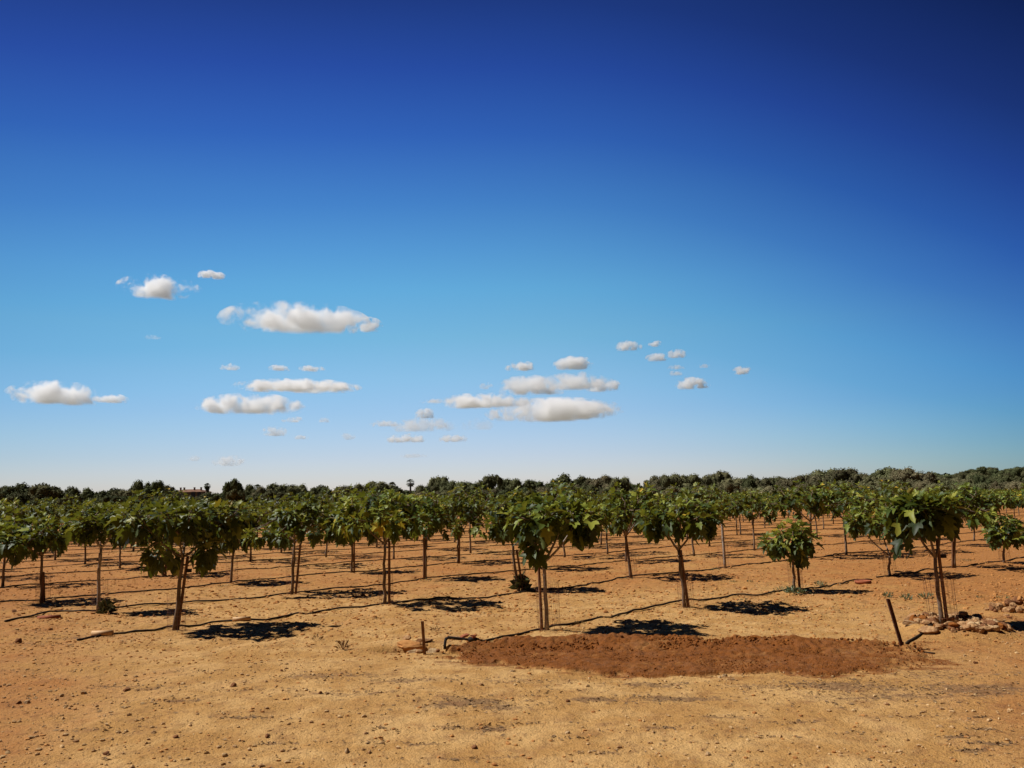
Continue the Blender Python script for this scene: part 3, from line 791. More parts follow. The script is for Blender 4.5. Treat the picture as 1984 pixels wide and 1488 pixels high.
# suckers at the foot
def tuft(name, x, y, h, r, n, m, lab, cat, seed, tone=0, wide=.25, group=None, leafy=True):
    rd = random.Random(seed); V, Fc, T = [], [], []
    z0 = g(x, y)
    for _ in range(n):
        a = rd.uniform(0, 6.28); rr = r * rd.random() ** .6; el = rd.uniform(.2, 1.4)
        L = h * rd.uniform(.35, .7)
        px_, py_ = math.cos(a) * rr, math.sin(a) * rr; pz_ = h * rd.random() * (1 - rr / r * .6) * .7
        d = Vector((math.cos(a + rd.uniform(-.8, .8)) * math.cos(el), math.sin(a) * math.cos(el), math.sin(el)))
        s = d.cross(Vector((rd.uniform(-1, 1), rd.uniform(-1, 1), .3))).normalized() * L * wide
        p0 = Vector((px_, py_, pz_)); b = p0 + d * L * .5; n0 = len(V)
        V += [tuple(p0), tuple(b + s), tuple(p0 + d * L + Vector((0, 0, -.15 * L))), tuple(b - s)]
        Fc += [(n0, n0 + 1, n0 + 2), (n0, n0 + 2, n0 + 3)]; t = min(1, max(0, rd.random() + tone)); T += [t] * 4
    if h > .1:
        mb = MB()
        for _ in range(7):
            a = rd.uniform(0, 6.28); mb.tube([(0, 0, -.01), (math.cos(a) * r * .5, math.sin(a) * r * .5, h * .45), (math.cos(a) * r * .8, math.sin(a) * r * .8, h * .8)], [.004, .003, .002], 4, False)
        n0 = len(V); V += mb.v; Fc += [tuple(i + n0 for i in f) for f in mb.f]; T += [.1] * len(mb.v)
    o = obj(name, mesh(name, V, Fc, [m], {'tone': T}, False), None, (x, y, z0))
    tag(o, lab, cat, group); return o
x, y = place(1008, 1142); tuft('sucker_shoots', x + .02, y - .03, .34, .05, 90, M_CAROB, 'dark mass of sucker shoots at the foot of the leaning fig', 'suckers', 1, -.4)
x, y = place(200, 1188); tuft('sucker_shoots', x + .05, y, .24, .06, 60, M_CAROB, 'green suckers at the foot of the bare limbed fig', 'suckers', 2, -.1)
x, y = place(1538, 1150); tuft('sucker_shoots', x, y, .14, .14, 70, M_WEED, 'low green shoots round the foot of the short bushy fig', 'suckers', 3, -.3)
for k, (px, py, h, r, lab) in enumerate([
    (1755, 1163, .14, .09, 'small bluish green weed behind the leaning steel post'), (1590, 1138, .16, .12, 'pale spindly weed right of the short bushy fig'),
    (1722, 1157, .13, .10, 'grey green weed between the terracotta ring and the steel post'), (1795, 1160, .16, .12, 'grey weed left of the rubble ring guard'),
    (1898, 1159, .07, .05, 'tiny green weed right of the stake in the rubble ring'), (1575, 1150, .10, .08, 'small weed in the shadow of the short bushy fig'),
    (1510, 1143, .12, .10, 'grey weed left of the short bushy fig'), (1442, 1166, .07, .14, 'flat green weed in the shadow by the front hose'),
    (1385, 1105, .10, .11, 'blue green weed beside the bare grey pole'), (1213, 1123, .06, .16, 'grass tuft at the foot of the tall fig'),
    (826, 1128, .10, .12, 'weed tuft at the foot of the slim fig'), (955, 1083, .09, .28, 'long green weed patch on the soil between distant rows'),
    (801, 1105, .08, .25, 'low green weed left of the slim fig'), (843, 1225, .10, .06, 'dry brown weed above the short wooden post'),
    (665, 1258, .16, .08, 'thin dry weed on the pale soil left of the short post'), (614, 1240, .10, .06, 'tiny dry weed further left of the short post'),
    (1125, 1210, .09, .10, 'dry grass tuft right of the front centre trunk'), (1868, 1088, .09, .25, 'low green weed patch at the right below the tall tree'),
    (1420, 1127, .07, .06, 'small weed on the soil below the bare pole'), (1453, 1128, .08, .06, 'small weed right of the one below the bare pole'),
    (1946, 1158, .10, .12, 'grey weed near the rubble heap at the right edge'), (436, 1138, .07, .22, 'green weed strip left of the fig behind the front pair'),
    (573, 1470, .035, .035, 'small dark dried plant on the track, bottom left of centre')]):
    x, y = place(px, py); dry = 'dry' in lab or 'dried' in lab
    wo = tuft('weed', x, y, h * .8, r * .8, 34 if r < .15 else 70, M_DRYL if dry else M_WEED, lab, 'weed', 50 + k, -.2, .13, 'weeds on the orchard soil')
    if r >= .2: wo['kind'] = 'stuff'

# ------------------------------------------------------------------ hoses
def hose(pts, lab, r=.014, wander=.035, seed=0):
    rd = random.Random(seed); P = []
    pts = [Vector((p[0], p[1], 0)) for p in pts]
    ext = [pts[0] * 2 - pts[1]] + pts + [pts[-1] * 2 - pts[-2]]
    for i in range(1, len(ext) - 2):
        a, b, c, d = ext[i - 1:i + 3]; n = max(4, int((c - b).length / .16))
        for k in range(n):
            t = k / n
            q = .5 * ((2 * b) + (c - a) * t + (2 * a - 5 * b + 4 * c - d) * t * t + (3 * b - a - 3 * c + d) * t ** 3)
            P.append(q)
    P.append(pts[-1])
    arr = np.array([p[:2] for p in P])
    L = np.arange(len(arr)) * .16
    arr[:, 1] += wander * 2 * vn(L * .9, L * 0 + seed, 71) + wander * vn(L * 2.6, L * 0 + seed, 72)
    z = G(arr[:, 0], arr[:, 1]) + r * .8 + np.maximum(0, .03 * vn(L * 1.3, L * 0 + seed, 73))
    mb = MB(); mb.tube([(a[0], a[1], q) for a, q in zip(arr, z)], r, 6)
    o = mb.build('irrigation_hose', M_HOSE); tag(o, lab, 'hose', 'black drip hoses along the tree rows'); return o

def pl(*a): return [place(*p) for p in a]
hose(pl((912, 1247), (960, 1240), (1010, 1229), (1070, 1216), (1130, 1207), (1200, 1193), (1270, 1178), (1325, 1168), (1385, 1163), (1430, 1155), (1475, 1154), (1510, 1146), (1560, 1143), (1610, 1136), (1655, 1126), (1690, 1125)),
     'black hose from the elbow fitting past the front centre tree to the terracotta ring', seed=1, wander=.02)
hose(pl((1700, 1122), (1760, 1113), (1808, 1103), (1850, 1100), (1905, 1093), (1950, 1086), (2000, 1078), (2080, 1070)), 'black hose running right from the terracotta ring to the frame edge', seed=2)
hose(pl((150, 1243), (185, 1236), (222, 1229), (300, 1222), (345, 1214), (430, 1203), (500, 1201), (560, 1192), (640, 1182), (742, 1172), (830, 1162), (930, 1158), (1000, 1148), (1080, 1140), (1160, 1130), (1218, 1117), (1300, 1113), (1405, 1101), (1480, 1092), (1545, 1084), (1600, 1080), (1645, 1072), (1735, 1067), (1818, 1056), (1890, 1047), (2000, 1037)),
     'black hose from the cream pipe past the yellowing and the tall fig', seed=3, wander=.03)
hose(pl((8, 1204), (60, 1196), (110, 1186), (185, 1185), (280, 1174), (400, 1166), (500, 1160), (565, 1150), (640, 1142), (700, 1138), (825, 1122), (930, 1112), (1040, 1102), (1130, 1096), (1213, 1087), (1345, 1076), (1462, 1065), (1600, 1056), (1733, 1044), (1900, 1032), (2050, 1022)),
     'black hose from the red half tile past the full dark and slim figs', seed=4)
hose(pl((-60, 1176), (0, 1170), (80, 1164), (185, 1153), (350, 1141), (447, 1131), (560, 1119), (682, 1109), (887, 1091), (1040, 1082), (1177, 1071), (1400, 1051), (1600, 1038), (1800, 1026), (2050, 1012)),
     'black hose passing the low fig at the far left, fourth from the front', seed=5)
for j in range(4, 16):
    P = []
    for i in range(-3, 36):
        t = 7.5 + 3.02 * i; n = N0[j] - .12 * (t - 7.5); x, y = tn(t, n)
        if abs(x) < .8 * y + 3 and y < 62: P.append((x, y - .12))
    if len(P) > 3:
        hose(P, 'thin black hose on the %s' % (ORD[j] + ' row of figs counted from the front'), seed=10 + j, r=.013)
hose(pl((1757, 1248), (1775, 1238), (1790, 1232), (1815, 1226)), 'short black hose climbing from the leaning post into the rubble', wander=.01, seed=40)
hose(pl((1756, 1256), (1775, 1260), (1800, 1265), (1812, 1266)), 'short loose black hose end right of the leaning post foot', wander=.01, r=.007, seed=41)

# elbow and valve at the start of the front hose
ex, ey = place(866, 1250)
e = empty('hose_fitting', (ex, ey, g(ex, ey)))
mb = MB(); mb.tube([(-.02, -.06, -.03), (-.02, -.02, .03), (-.012, .0, .068), (.02, .005, .082), (.10, .01, .074), (.26, .03, .05), (.40, .05, .035)], [.016, .016, .018, .018, .013, .013, .013], 10)
mb.build('elbow_pipe', M_PLAS, e)
mb = MB(); mb.tube([(.24, .028, .052), (.28, .033, .050), (.31, .037, .046), (.36, .043, .040)], [.026, .030, .030, .022], 12); mb.build('valve_body', M_PLAS, e)
mb = MB(); mb.tube([(.30, .035, .07), (.30, .035, .092)], .026, 10); mb.box((.30, .035, .094), (.075, .018, .012)); mb.build('valve_handle', M_CLAY, e, sm=False)
tag(e, 'black elbow pipe and valve with red handle at the start of the front hose', 'pipe fitting')

# pipes and tiles
def tube_thing(name, px, py, L, r, m, rz, lab, cat, half=False, wall=.006, tilt=0):
    x, y = place(px, py); n = 20; span = math.pi if half else 2 * math.pi; V, Fc = [], []
    k = n + 1
    for xx in (-L / 2, L / 2):
        for rr in (r, r - wall):
            for q in range(k):
                a = span * q / n; V.append((xx, math.cos(a) * rr, math.sin(a) * rr))
    for q in range(n):
        Fc += [(q, q + 1, 2 * k + q + 1, 2 * k + q), (k + q, 3 * k + q, 3 * k + q + 1, k + q + 1), (q, k + q, k + q + 1, q + 1), (2 * k + q, 2 * k + q + 1, 3 * k + q + 1, 3 * k + q)]
    if half: Fc += [(0, 2 * k, 3 * k, k), (n, k + n, 3 * k + n, 2 * k + n)]
    o = obj(name, mesh(name, V, Fc, [m]), None, (x, y, g(x, y) + (0.0 if half else r * .95)))
    o.rotation_euler = (0, tilt, rz); tag(o, lab, cat); return o
tube_thing('pipe_piece', 198, 1233, .25, .034, M_CREAM, R(6), 'short cream pipe on the hose left of the front left tree', 'pipe')
tube_thing('pipe_piece', 468, 1203, .24, .030, M_CREAM, R(20), 'tan pipe piece half sunk beside the shadow of the front left tree', 'pipe')
tube_thing('roof_tile', 95, 1196, .30, .042, M_CLAY, R(18), 'red half round clay tile at the hose end, far left', 'tile', True, .012)
def ring_pot():
    x, y = place(1672, 1129); n = 28; prof = [(.11, 0), (.135, .0), (.142, .05), (.13, .05), (.12, .012)]; V, Fc = [], []
    for rr, zz in prof:
        for q in range(n): V.append((rr * math.cos(6.283 * q / n), rr * math.sin(6.283 * q / n), zz))
    for i in range(len(prof) - 1):
        for q in range(n): Fc.append((i * n + q, i * n + (q + 1) % n, (i + 1) * n + (q + 1) % n, (i + 1) * n + q))
    Fc.append(tuple((len(prof) - 1) * n + q for q in range(n)))
    o = obj('clay_dish', mesh('clay_dish', V, Fc, [M_CLAY]), None, (x, y, g(x, y) + .002)); tag(o, 'round terracotta dish on the soil at the end of the front hose', 'dish')
ring_pot()
# posts
def post(px, py, topx, topy, w, d, m, name, lab):
    x, y = place(px, py); s = y / F_PX
    h = (py - topy) * s; lx = (topx - px) * s + (px - 992) / F_PX * math.tan(PITCH) * h + h * math.tan(ROLL)
    mb = MB(); n = 8
    V, Fc = [], []
    rd = random.Random(px)
    for i in range(n + 1):
        f = i / n; c = Vector((lx * f, .02 * f, -.08 + (h + .08) * f))
        for a, b in ((-1, -1), (1, -1), (1, 1), (-1, 1)):
            V.append(c + Vector((a * w / 2 * rd.uniform(.92, 1.06), b * d / 2 * rd.uniform(.92, 1.06), rd.uniform(-.008, .012) if i == n else 0)))
    for i in range(n):
        for k in range(4): Fc.append((i * 4 + k, i * 4 + (k + 1) % 4, (i + 1) * 4 + (k + 1) % 4, (i + 1) * 4 + k))
    Fc += [(3, 2, 1, 0), (n * 4, n * 4 + 1, n * 4 + 2, n * 4 + 3)]
    mb.add(V, Fc); o = mb.build(name, m, None, (x, y, g(x, y)), sm=False); tag(o, lab, 'post'); return o
post(824, 1266, 818, 1207, .030, .028, M_POST, 'wooden_post', 'short upright wooden post between the hollow and the pale rocks')
post(1752, 1257, 1723, 1167, .034, .026, M_RUST, 'steel_post', 'rusty dark post leaning left at the right end of the red soil')

# rocks
ROCKM = {}
def rock(px, py, s, m, lab, grp=None, seed=0, flat=.6, dz=0, rot=None, stretch=1.0, name='rock', xy=None):
    key = (seed % 14, m.name, flat)
    if key not in ROCKM: ROCKM[key] = rock_mesh('rock', 900 + seed % 14, m, ICO3 if s > .05 else ICO2, flat)
    x, y = xy or place(px, py)
    o = obj(name, ROCKM[key], None, (x, y, g(x, y) + s * flat * .35 + dz)); o.scale = (s * stretch, s, s)
    o.rotation_euler = rot or (random.uniform(-.2, .2), random.uniform(-.2, .2), random.uniform(0, 6.28))
    tag(o, lab, 'rock', grp); return o
rock(797, 1252, .17, M_CLODL, 'rocky crust overhanging the dark hollow left of the short post', seed=1, flat=.30, dz=-.005 - g(*place(797, 1252)), rot=(.12, .04, .1), stretch=1.2)
rock(822, 1247, .09, M_STONE, 'rock at the back of the dark hollow, right end', seed=2, flat=.4, dz=.02 - g(*place(822, 1247)), rot=(0, 0, .3), stretch=1.2)
rock(803, 1262, .085, M_STONEP, 'pale rock in front of the hollow left of the short post', seed=3, flat=.5, rot=(0, 0, .1), stretch=1.25)
rock(788, 1246, .06, M_STONE, 'knob of rock on the crust over the dark hollow', seed=13, flat=.5, dz=.05 - g(*place(788, 1246)))
rock(812, 1263, .05, M_STONE, 'small tan rock touching the short post on its left', seed=4)
rock(838, 1262, .065, M_STONEP, 'flat tan rock just right of the short post', seed=5, flat=.5, rot=(.2, .1, .4), stretch=1.2)
rock(847, 1262, .045, M_CLOD, 'brown rock between the short post and the elbow fitting', seed=6)
rock(880, 1240, .07, M_STONE, 'orange rock behind the elbow fitting', seed=7, flat=.45, stretch=1.4, rot=(0, 0, 0))
rock(896, 1238, .07, M_CLAY, 'reddish slab tilted up behind the hose fitting', seed=8, flat=.3, rot=(.3, -.35, .2), stretch=1.3, dz=.02)
rock(874, 1255, .045, M_REDCLOD, 'red clod in front of the elbow fitting', seed=9); rock(887, 1254, .04, M_STONE, 'small rock under the elbow pipe', seed=10)
rock(460, 1203, .045, M_CLOD, 'dark rock at the left end of the tan pipe piece', seed=11)
rock(36, 1247, .055, M_CLOD, 'dark red rock at the left edge below the hose', seed=12, flat=.8)
rock(27, 1188, .05, M_CLOD, 'dark lump at the end of the hose, far left', seed=5)
G1 = 'rocks of the rubble ring at the front right tree'
rd = random.Random(5)
rx0, ry0 = RING
spec = [(1765, 1222, .10, M_STONEP, 'pale yellow flat slab left of the rubble ring', .35), (1868, 1222, .11, M_STONEP, 'white edged slab sticking out right of the rubble ring', .3),
        (1842, 1228, .10, M_STONE, 'large orange rock in front of the stake in the ring', .7), (1800, 1233, .10, M_STONE, 'rounded tan rock in front left of the ring', .6),
        (1815, 1222, .08, M_STONEP, 'grey buff rock nearest the trunk in the ring', .6), (1880, 1234, .09, M_STONE, 'tan rock at the shadowed right end of the ring', .5)]
for k, (px, py, s, m, lab, fl) in enumerate(spec): rock(px, py, s * 1.0, m, lab, None, seed=k + 2, flat=fl, rot=(rd.uniform(-.2, .2), rd.uniform(-.2, .2), rd.uniform(-.6, .6)), stretch=1.25)
for k in range(210):
    a = 6.283 * k / 60 + rd.uniform(-.1, .1); rr = rd.uniform(.60, 1.25)
    x = rx0 + .02 + math.cos(a) * .42 * rr; y = ry0 - .30 + math.sin(a) * .42 * rr
    s = .022 + .065 * rd.random() ** 1.8
    rock(0, 0, s, rd.choice((M_STONE, M_STONE, M_STONE, M_STONEP, M_CLOD, M_REDCLOD)), 'small broken rock in the rubble ring round the front right tree', G1, seed=rd.randrange(14), flat=rd.choice((.5, .7)), dz=.03 * rd.random(), xy=(x, y), name='rubble_rock')
G2 = 'rocks of the rubble heap at the right edge'
hx, hy = place(1962, 1184)
for k in range(34):
    a = rd.uniform(0, 6.28); rr = rd.random() ** .6
    x = hx + .1 + math.cos(a) * .42 * rr; y = hy + math.sin(a) * .25 * rr
    rock(0, 0, rd.uniform(.04, .085), rd.choice((M_STONE, M_STONE, M_CLODL, M_CLOD)), 'broken rock in the heap at the right edge beyond the ring', G2, seed=rd.randrange(14), flat=.7, dz=.13 * (1 - rr), xy=(x, y), name='rubble_rock')
for px, py, s in [(1912, 1184, .04), (1920, 1182, .05), (1930, 1183, .045), (1950, 1193, .04)]:
    rock(px, py, s, M_STONE, 'small rock trailing left from the heap at the right edge', G2, seed=rd.randrange(14))
# single stones that stand out on the track
ST = [(244, 1338, .042, M_CLOD, 'dark brown stone, largest on the left part of the track'), (452, 1332, .038, M_CLOD, 'dark shelly stone left of the track middle'), (162, 1344, .03, M_PEB, 'pale upright stone left on the track'),
      (38, 1362, .030, M_CLOD, 'dark stone at the left edge beside a pale one'), (52, 1362, .030, M_STONEP, 'pale stone at the left edge beside a dark one'),
      (340, 1431, .024, M_CLOD, 'dark pyramid shaped stone at lower left'), (206, 1461, .028, M_CLOD, 'dark stone near the bottom left corner'), (435, 1465, .025, M_PEB, 'tan stone at the bottom left third'),
      (620, 1347, .026, M_CLOD, 'dark stone on the pale track left of centre'), (517, 1430, .024, M_CLOD, 'dark oval stone on the lower left track'), (672, 1458, .030, M_STONEP, 'white curved shell-like stone at the bottom'),
      (705, 1391, .024, M_STONEP, 'white stone above the bottom left of centre'), (932, 1330, .025, M_STONE, 'orange stone below the red soil strip, left end'), (991, 1302, .022, M_STONEP, 'small white stone at the lower rim of the red soil'),
      (1405, 1309, .032, M_STONEP, 'yellowish stone at the lower rim of the red soil'), (1394, 1313, .022, M_STONEP, 'white pebble left of the yellowish stone at the rim'), (1100, 1420, .022, M_STONEP, 'white stone low in the middle of the track'),
      (920, 1447, .030, M_CLOD, 'reddish brown clod at the bottom centre'), (1371, 1466, .024, M_STONEP, 'white stone at the bottom right of centre'), (1608, 1285, .024, M_CLOD, 'small dark stone in the right part of the red soil'),
      (1890, 1286, .03, M_CLOD, 'dark stone right of the leaning post'), (1100, 1360, .022, M_CLOD, 'tiny dark stone below the middle of the red strip'), (1214, 1300, .035, M_REDCLOD, 'dark clod at the lower edge of the red soil'), (119, 1348, .028, M_PEB, 'tan stone on the left part of the track'),
      (298, 1196, .035, M_CLOD, 'dark stone left of the front left trunk'), (1956, 1196, .04, M_CLOD, 'dark flat stone below the heap at the right edge'), (957, 1258, .03, M_REDCLOD, 'dark red clod near the left end of the red soil'),
      (60, 1435, .024, M_PEB, 'grey tan stone low at the left edge'), (770, 1352, .018, M_CLOD, 'little dark stone in the track centre left'), (545, 1300, .02, M_CLOD, 'little dark stone behind the pale track patch')]
for k, (px, py, s, m, lab) in enumerate(ST): rock(px, py, s, m, lab, 'single stones on the ground', seed=k, flat=.65, name='stone')

# ------------------------------------------------------------------ trees beyond the orchard
def far_crown(seed, m, lumps=16, n=4200, w=1.0, h=.8, leaf=.05, tall=False):
    """crown about 2w wide, base at z=0, top at z=2h"""
    rd = np.random.default_rng(seed); C, Rr = [], []
    for i in range(lumps):
        a = rd.uniform(0, 6.28); q = rd.random() ** .5 * (.78 if not tall else .3) * w
        zz = rd.uniform(.35, 1.55) * h; q *= math.sqrt(max(.1, 1 - ((zz / h - .75) / 1.15) ** 2))
        C.append((math.cos(a) * q, math.sin(a) * q, zz)); Rr.append(rd.uniform(.15, .36) * (w if not tall else w * .7))
    C.append((0, 0, h * .9)); Rr.append(.6 * w if not tall else .35 * w)
    C, Rr = np.array(C), np.array(Rr); C[:, 2] = np.maximum(C[:, 2], Rr * .5)
    pick = rd.choice(len(C), n, p=Rr ** 2 / (Rr ** 2).sum())
    d = rd.normal(size=(n, 3)); d /= np.linalg.norm(d, axis=1)[:, None]
    p = C[pick] + d * Rr[pick][:, None] * rd.uniform(.80, 1.16, (n, 1))
    nr = d + rd.normal(size=(n, 3)) * .55; nr /= np.linalg.norm(nr, axis=1)[:, None]
    a = np.cross(nr, rd.normal(size=(n, 3))); a /= np.linalg.norm(a, axis=1)[:, None]; b = np.cross(nr, a)
    s = (leaf * rd.uniform(.6, 1.3, n))[:, None]
    V = np.stack([p - a * s, p + b * s * .6, p + a * s, p - b * s * .6], 1).reshape(-1, 3)
    Fc = np.arange(4 * n).reshape(-1, 4).tolist()
    lt = rd.normal(0, .16, len(C))
    T = np.repeat(np.clip(.5 + lt[pick] + rd.normal(0, .16, n), 0, 1), 4)
    Vs, Fs, Ts = [V], Fc, [T]; n0 = len(V)
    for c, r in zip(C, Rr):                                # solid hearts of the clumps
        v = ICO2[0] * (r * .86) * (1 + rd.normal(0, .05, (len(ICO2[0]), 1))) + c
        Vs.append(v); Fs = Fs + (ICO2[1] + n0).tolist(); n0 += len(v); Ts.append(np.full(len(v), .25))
    A = np.concatenate(Vs); A[:, 2] -= A[:, 2].min(); A[:, 2] /= np.percentile(A[:, 2], 99.7)
    A[:, :2] /= np.percentile(np.abs(A[:, :2]), 99)
    return mesh('crown', A, Fs, [m], {'tone': np.concatenate(Ts)})
OL = [far_crown(600 + i, M_OLIVE, 30, 5200, leaf=.045) for i in range(5)]
CB = [far_crown(620 + i, M_CAROB, 28, 5200, leaf=.05) for i in range(4)]
CY = far_crown(640, M_CAROB, 12, 2600, w=.6, h=1.0, tall=True, leaf=.05)
def trunk_mesh(seed, m):
    rd = random.Random(seed); mb = MB()
    mb.tube([(0, 0, -.1), (.03, .02, .3), (-.02, 0, .6), (0, 0, 1)], [.12, .09, .08, .05], 7, wob=.2)
    for k in range(4):
        a = k * 1.6 + seed; mb.tube([(0, 0, .45), (math.cos(a) * .15, math.sin(a) * .15, .75), (math.cos(a) * .35, math.sin(a) * .35, 1.0)], [.06, .045, .025], 5)
    return mesh('trunk', mb.v, mb.f, [m])
TR = [trunk_mesh(i, M_TBARK) for i in range(3)]

def far_tree(px, ty_, half, Y, kind, lab, grp, name='olive_tree'):
    P = at_dist(px, ty_, Y); zg = g(P.x, Y); Ht = P.z - zg; w = half / F_PX * Y
    clear = min(Ht * .07, .4)
    e = empty(name, (P.x, Y, zg), random.uniform(0, 6.28))
    t = obj('trunk', random.choice(TR), e); t.scale = (w * .8, w * .8, clear + Ht * .3)
    me = CY if kind == 'y' else (random.choice(CB) if kind == 'c' else random.choice(OL))
    c = obj('crown', me, e, (0, 0, clear)); hh = (Ht - clear)
    c.scale = (w, w * random.uniform(.85, 1.1), hh)
    tag(e, lab, 'tree', grp)
    return e
O, C_, Y_ = 'o', 'c', 'y'
def sect(px):
    if px < 330: return 'left of the ochre house'
    if px < 790: return 'between house and tall palm'
    if px < 1200: return 'right of the tall palm'
    if px < 1560: return 'right of the centre'
    return 'before the wooded rise'
SIL = [(10, 943, 26, C_), (42, 937, 30, C_), (95, 938, 30, C_), (130, 944, 24, C_), (172, 946, 22, C_), (212, 947, 26, C_), (240, 949, 22, O), (275, 931, 18, C_), (301, 932, 17, C_), (325, 941, 20, O),
       (452, 929, 20, C_), (477, 939, 16, C_), (505, 943, 20, O), (534, 937, 22, O), (556, 939, 18, O), (582, 939, 20, O), (615, 941, 20, C_), (640, 945, 16, C_), (667, 941, 19, O), (705, 938, 24, O), (735, 933, 30, O), (768, 942, 18, C_),
       (825, 940, 20, O), (851, 923, 18, O), (872, 931, 22, O), (898, 933, 20, O), (920, 934, 20, C_), (941, 921, 24, C_), (965, 921, 11, Y_), (983, 928, 18, O), (1010, 928, 22, C_), (1045, 930, 26, C_), (1090, 919, 26, C_), (1126, 923, 22, C_), (1152, 927, 22, O), (1174, 922, 24, O), (1200, 925, 22, O), (1218, 935, 16, O),
       (1274, 921, 24, O), (1296, 922, 20, O), (1322, 918, 26, O), (1350, 922, 24, O), (1370, 922, 22, O), (1393, 913, 20, O), (1422, 926, 22, O), (1453, 921, 20, C_), (1480, 926, 20, O), (1500, 924, 22, C_), (1526, 926, 22, O), (1548, 923, 22, O),
       (1570, 919, 24, O), (1596, 910, 32, O), (1632, 908, 32, O), (1662, 917, 22, O), (1692, 922, 22, O), (1724, 906, 30, O), (1753, 907, 28, O), (1786, 914, 28, O), (1812, 922, 22, O)]
LOOK = {C_: 'dark green bushy tree', O: 'grey green olive tree', Y_: 'narrow pointed dark cypress'}
UNIQ = {275: 'taller dark twin crowned tree left of the ochre house', 301: 'dark rounded tree touching the ochre house trees from the left', 452: 'tall dark tree right of the round palm, standing above its neighbours', 667: 'small round grey bush with smooth dome, left of the broad pale olive',
        735: 'broad pale olive tree left of the tall palm', 851: 'pointed brownish tree first right of the tall palm', 941: 'leafy mid green tree left of the cypress', 965: 'narrow pointed dark cypress above the treeline', 1090: 'tallest dark crown right behind the front centre tree',
        1393: 'olive tree with a raised knob top, right of centre', 1596: 'large rounded olive tree, left one of the big pair at right', 1632: 'large rounded olive tree, right one of the big pair at right', 1724: 'big olive crown left of the wooded rise', 1753: 'big olive crown touching the wooded rise', 95: 'wide dark domed tree at the far left of the treeline'}
for px, ty_, hf, kd in SIL:
    Y = random.uniform(98, 128)
    lab = UNIQ.get(px, LOOK[kd] + ' in the treeline ' + sect(px)); nm = {O: 'olive_tree', C_: 'bushy_tree', Y_: 'cypress_tree'}[kd]
    far_tree(px, ty_, hf * (1.22 if kd != Y_ else .8), Y, kd, lab, 'treeline trees ' + sect(px), nm)
# lower trees in front, closing the line down to the orchard
k = 0
px = -30
while px < 2010:
    hz = 962 - (px - 992) * math.tan(ROLL)
    base = np.interp(px, [p[0] for p in SIL], [p[1] for p in SIL])
    if not 330 < px < 392:
        ty_ = hz - (hz - base) * random.uniform(.30, .62)
        kd = C_ if (px < 640 or random.random() < .2) and px < 1300 else O
        far_tree(px, ty_, random.uniform(20, 30), random.uniform(84, 95), kd, ('low ' + LOOK[kd] + ' at the foot of the treeline ' + sect(px)), 'low treeline trees ' + sect(px), 'olive_tree' if kd == O else 'bushy_tree')
    px += random.uniform(22, 32)
for px, ty_ in ((345, 956), (362, 960), (385, 961), (415, 955), (400, 962)):
    far_tree(px, ty_, 15, 120, O, 'low grey green bush in front of the ochre house', 'bushes in front of the ochre house', 'bush')
# the wooded rise at right
HILL = [(1700, 915), (1718, 911), (1830, 921), (1843, 919), (1862, 914), (1880, 909), (1895, 905), (1915, 904), (1932, 909), (1950, 908), (1968, 905), (1985, 902), (2005, 900), (2030, 899), (2060, 898)]
for px, ty_ in HILL:
    far_tree(px, ty_, 17, random.uniform(215, 260), C_, 'dark tree on the skyline of the wooded rise at right', 'trees on the wooded rise', 'bushy_tree')
for q in range(30):
    px = random.uniform(1815, 2060); ty_ = np.interp(px, [h[0] for h in HILL], [h[1] for h in HILL]) + random.uniform(7, 24)
    far_tree(px, ty_, 18, random.uniform(135, 200), C_ if px > 1900 or random.random() < .5 else O, 'bushy tree on the slope of the wooded rise at right', 'trees on the wooded rise', 'bushy_tree')
# far low wood along the whole horizon
LW = [far_crown(660 + i, M_CAROB, 8, 300, leaf=.14) for i in range(3)]
items = []
for q in range(420):
    Y = random.uniform(330, 420); x = random.uniform(-.85, .8) * Y
    s = random.uniform(4.5, 6.0)
    items.append((LW[q % 3], x, Y, g(x, Y) - .3, random.uniform(0, 6), s))
merged('distant_wood', items, M_CAROB, 'low dark wood far off along the horizon', 'wood')

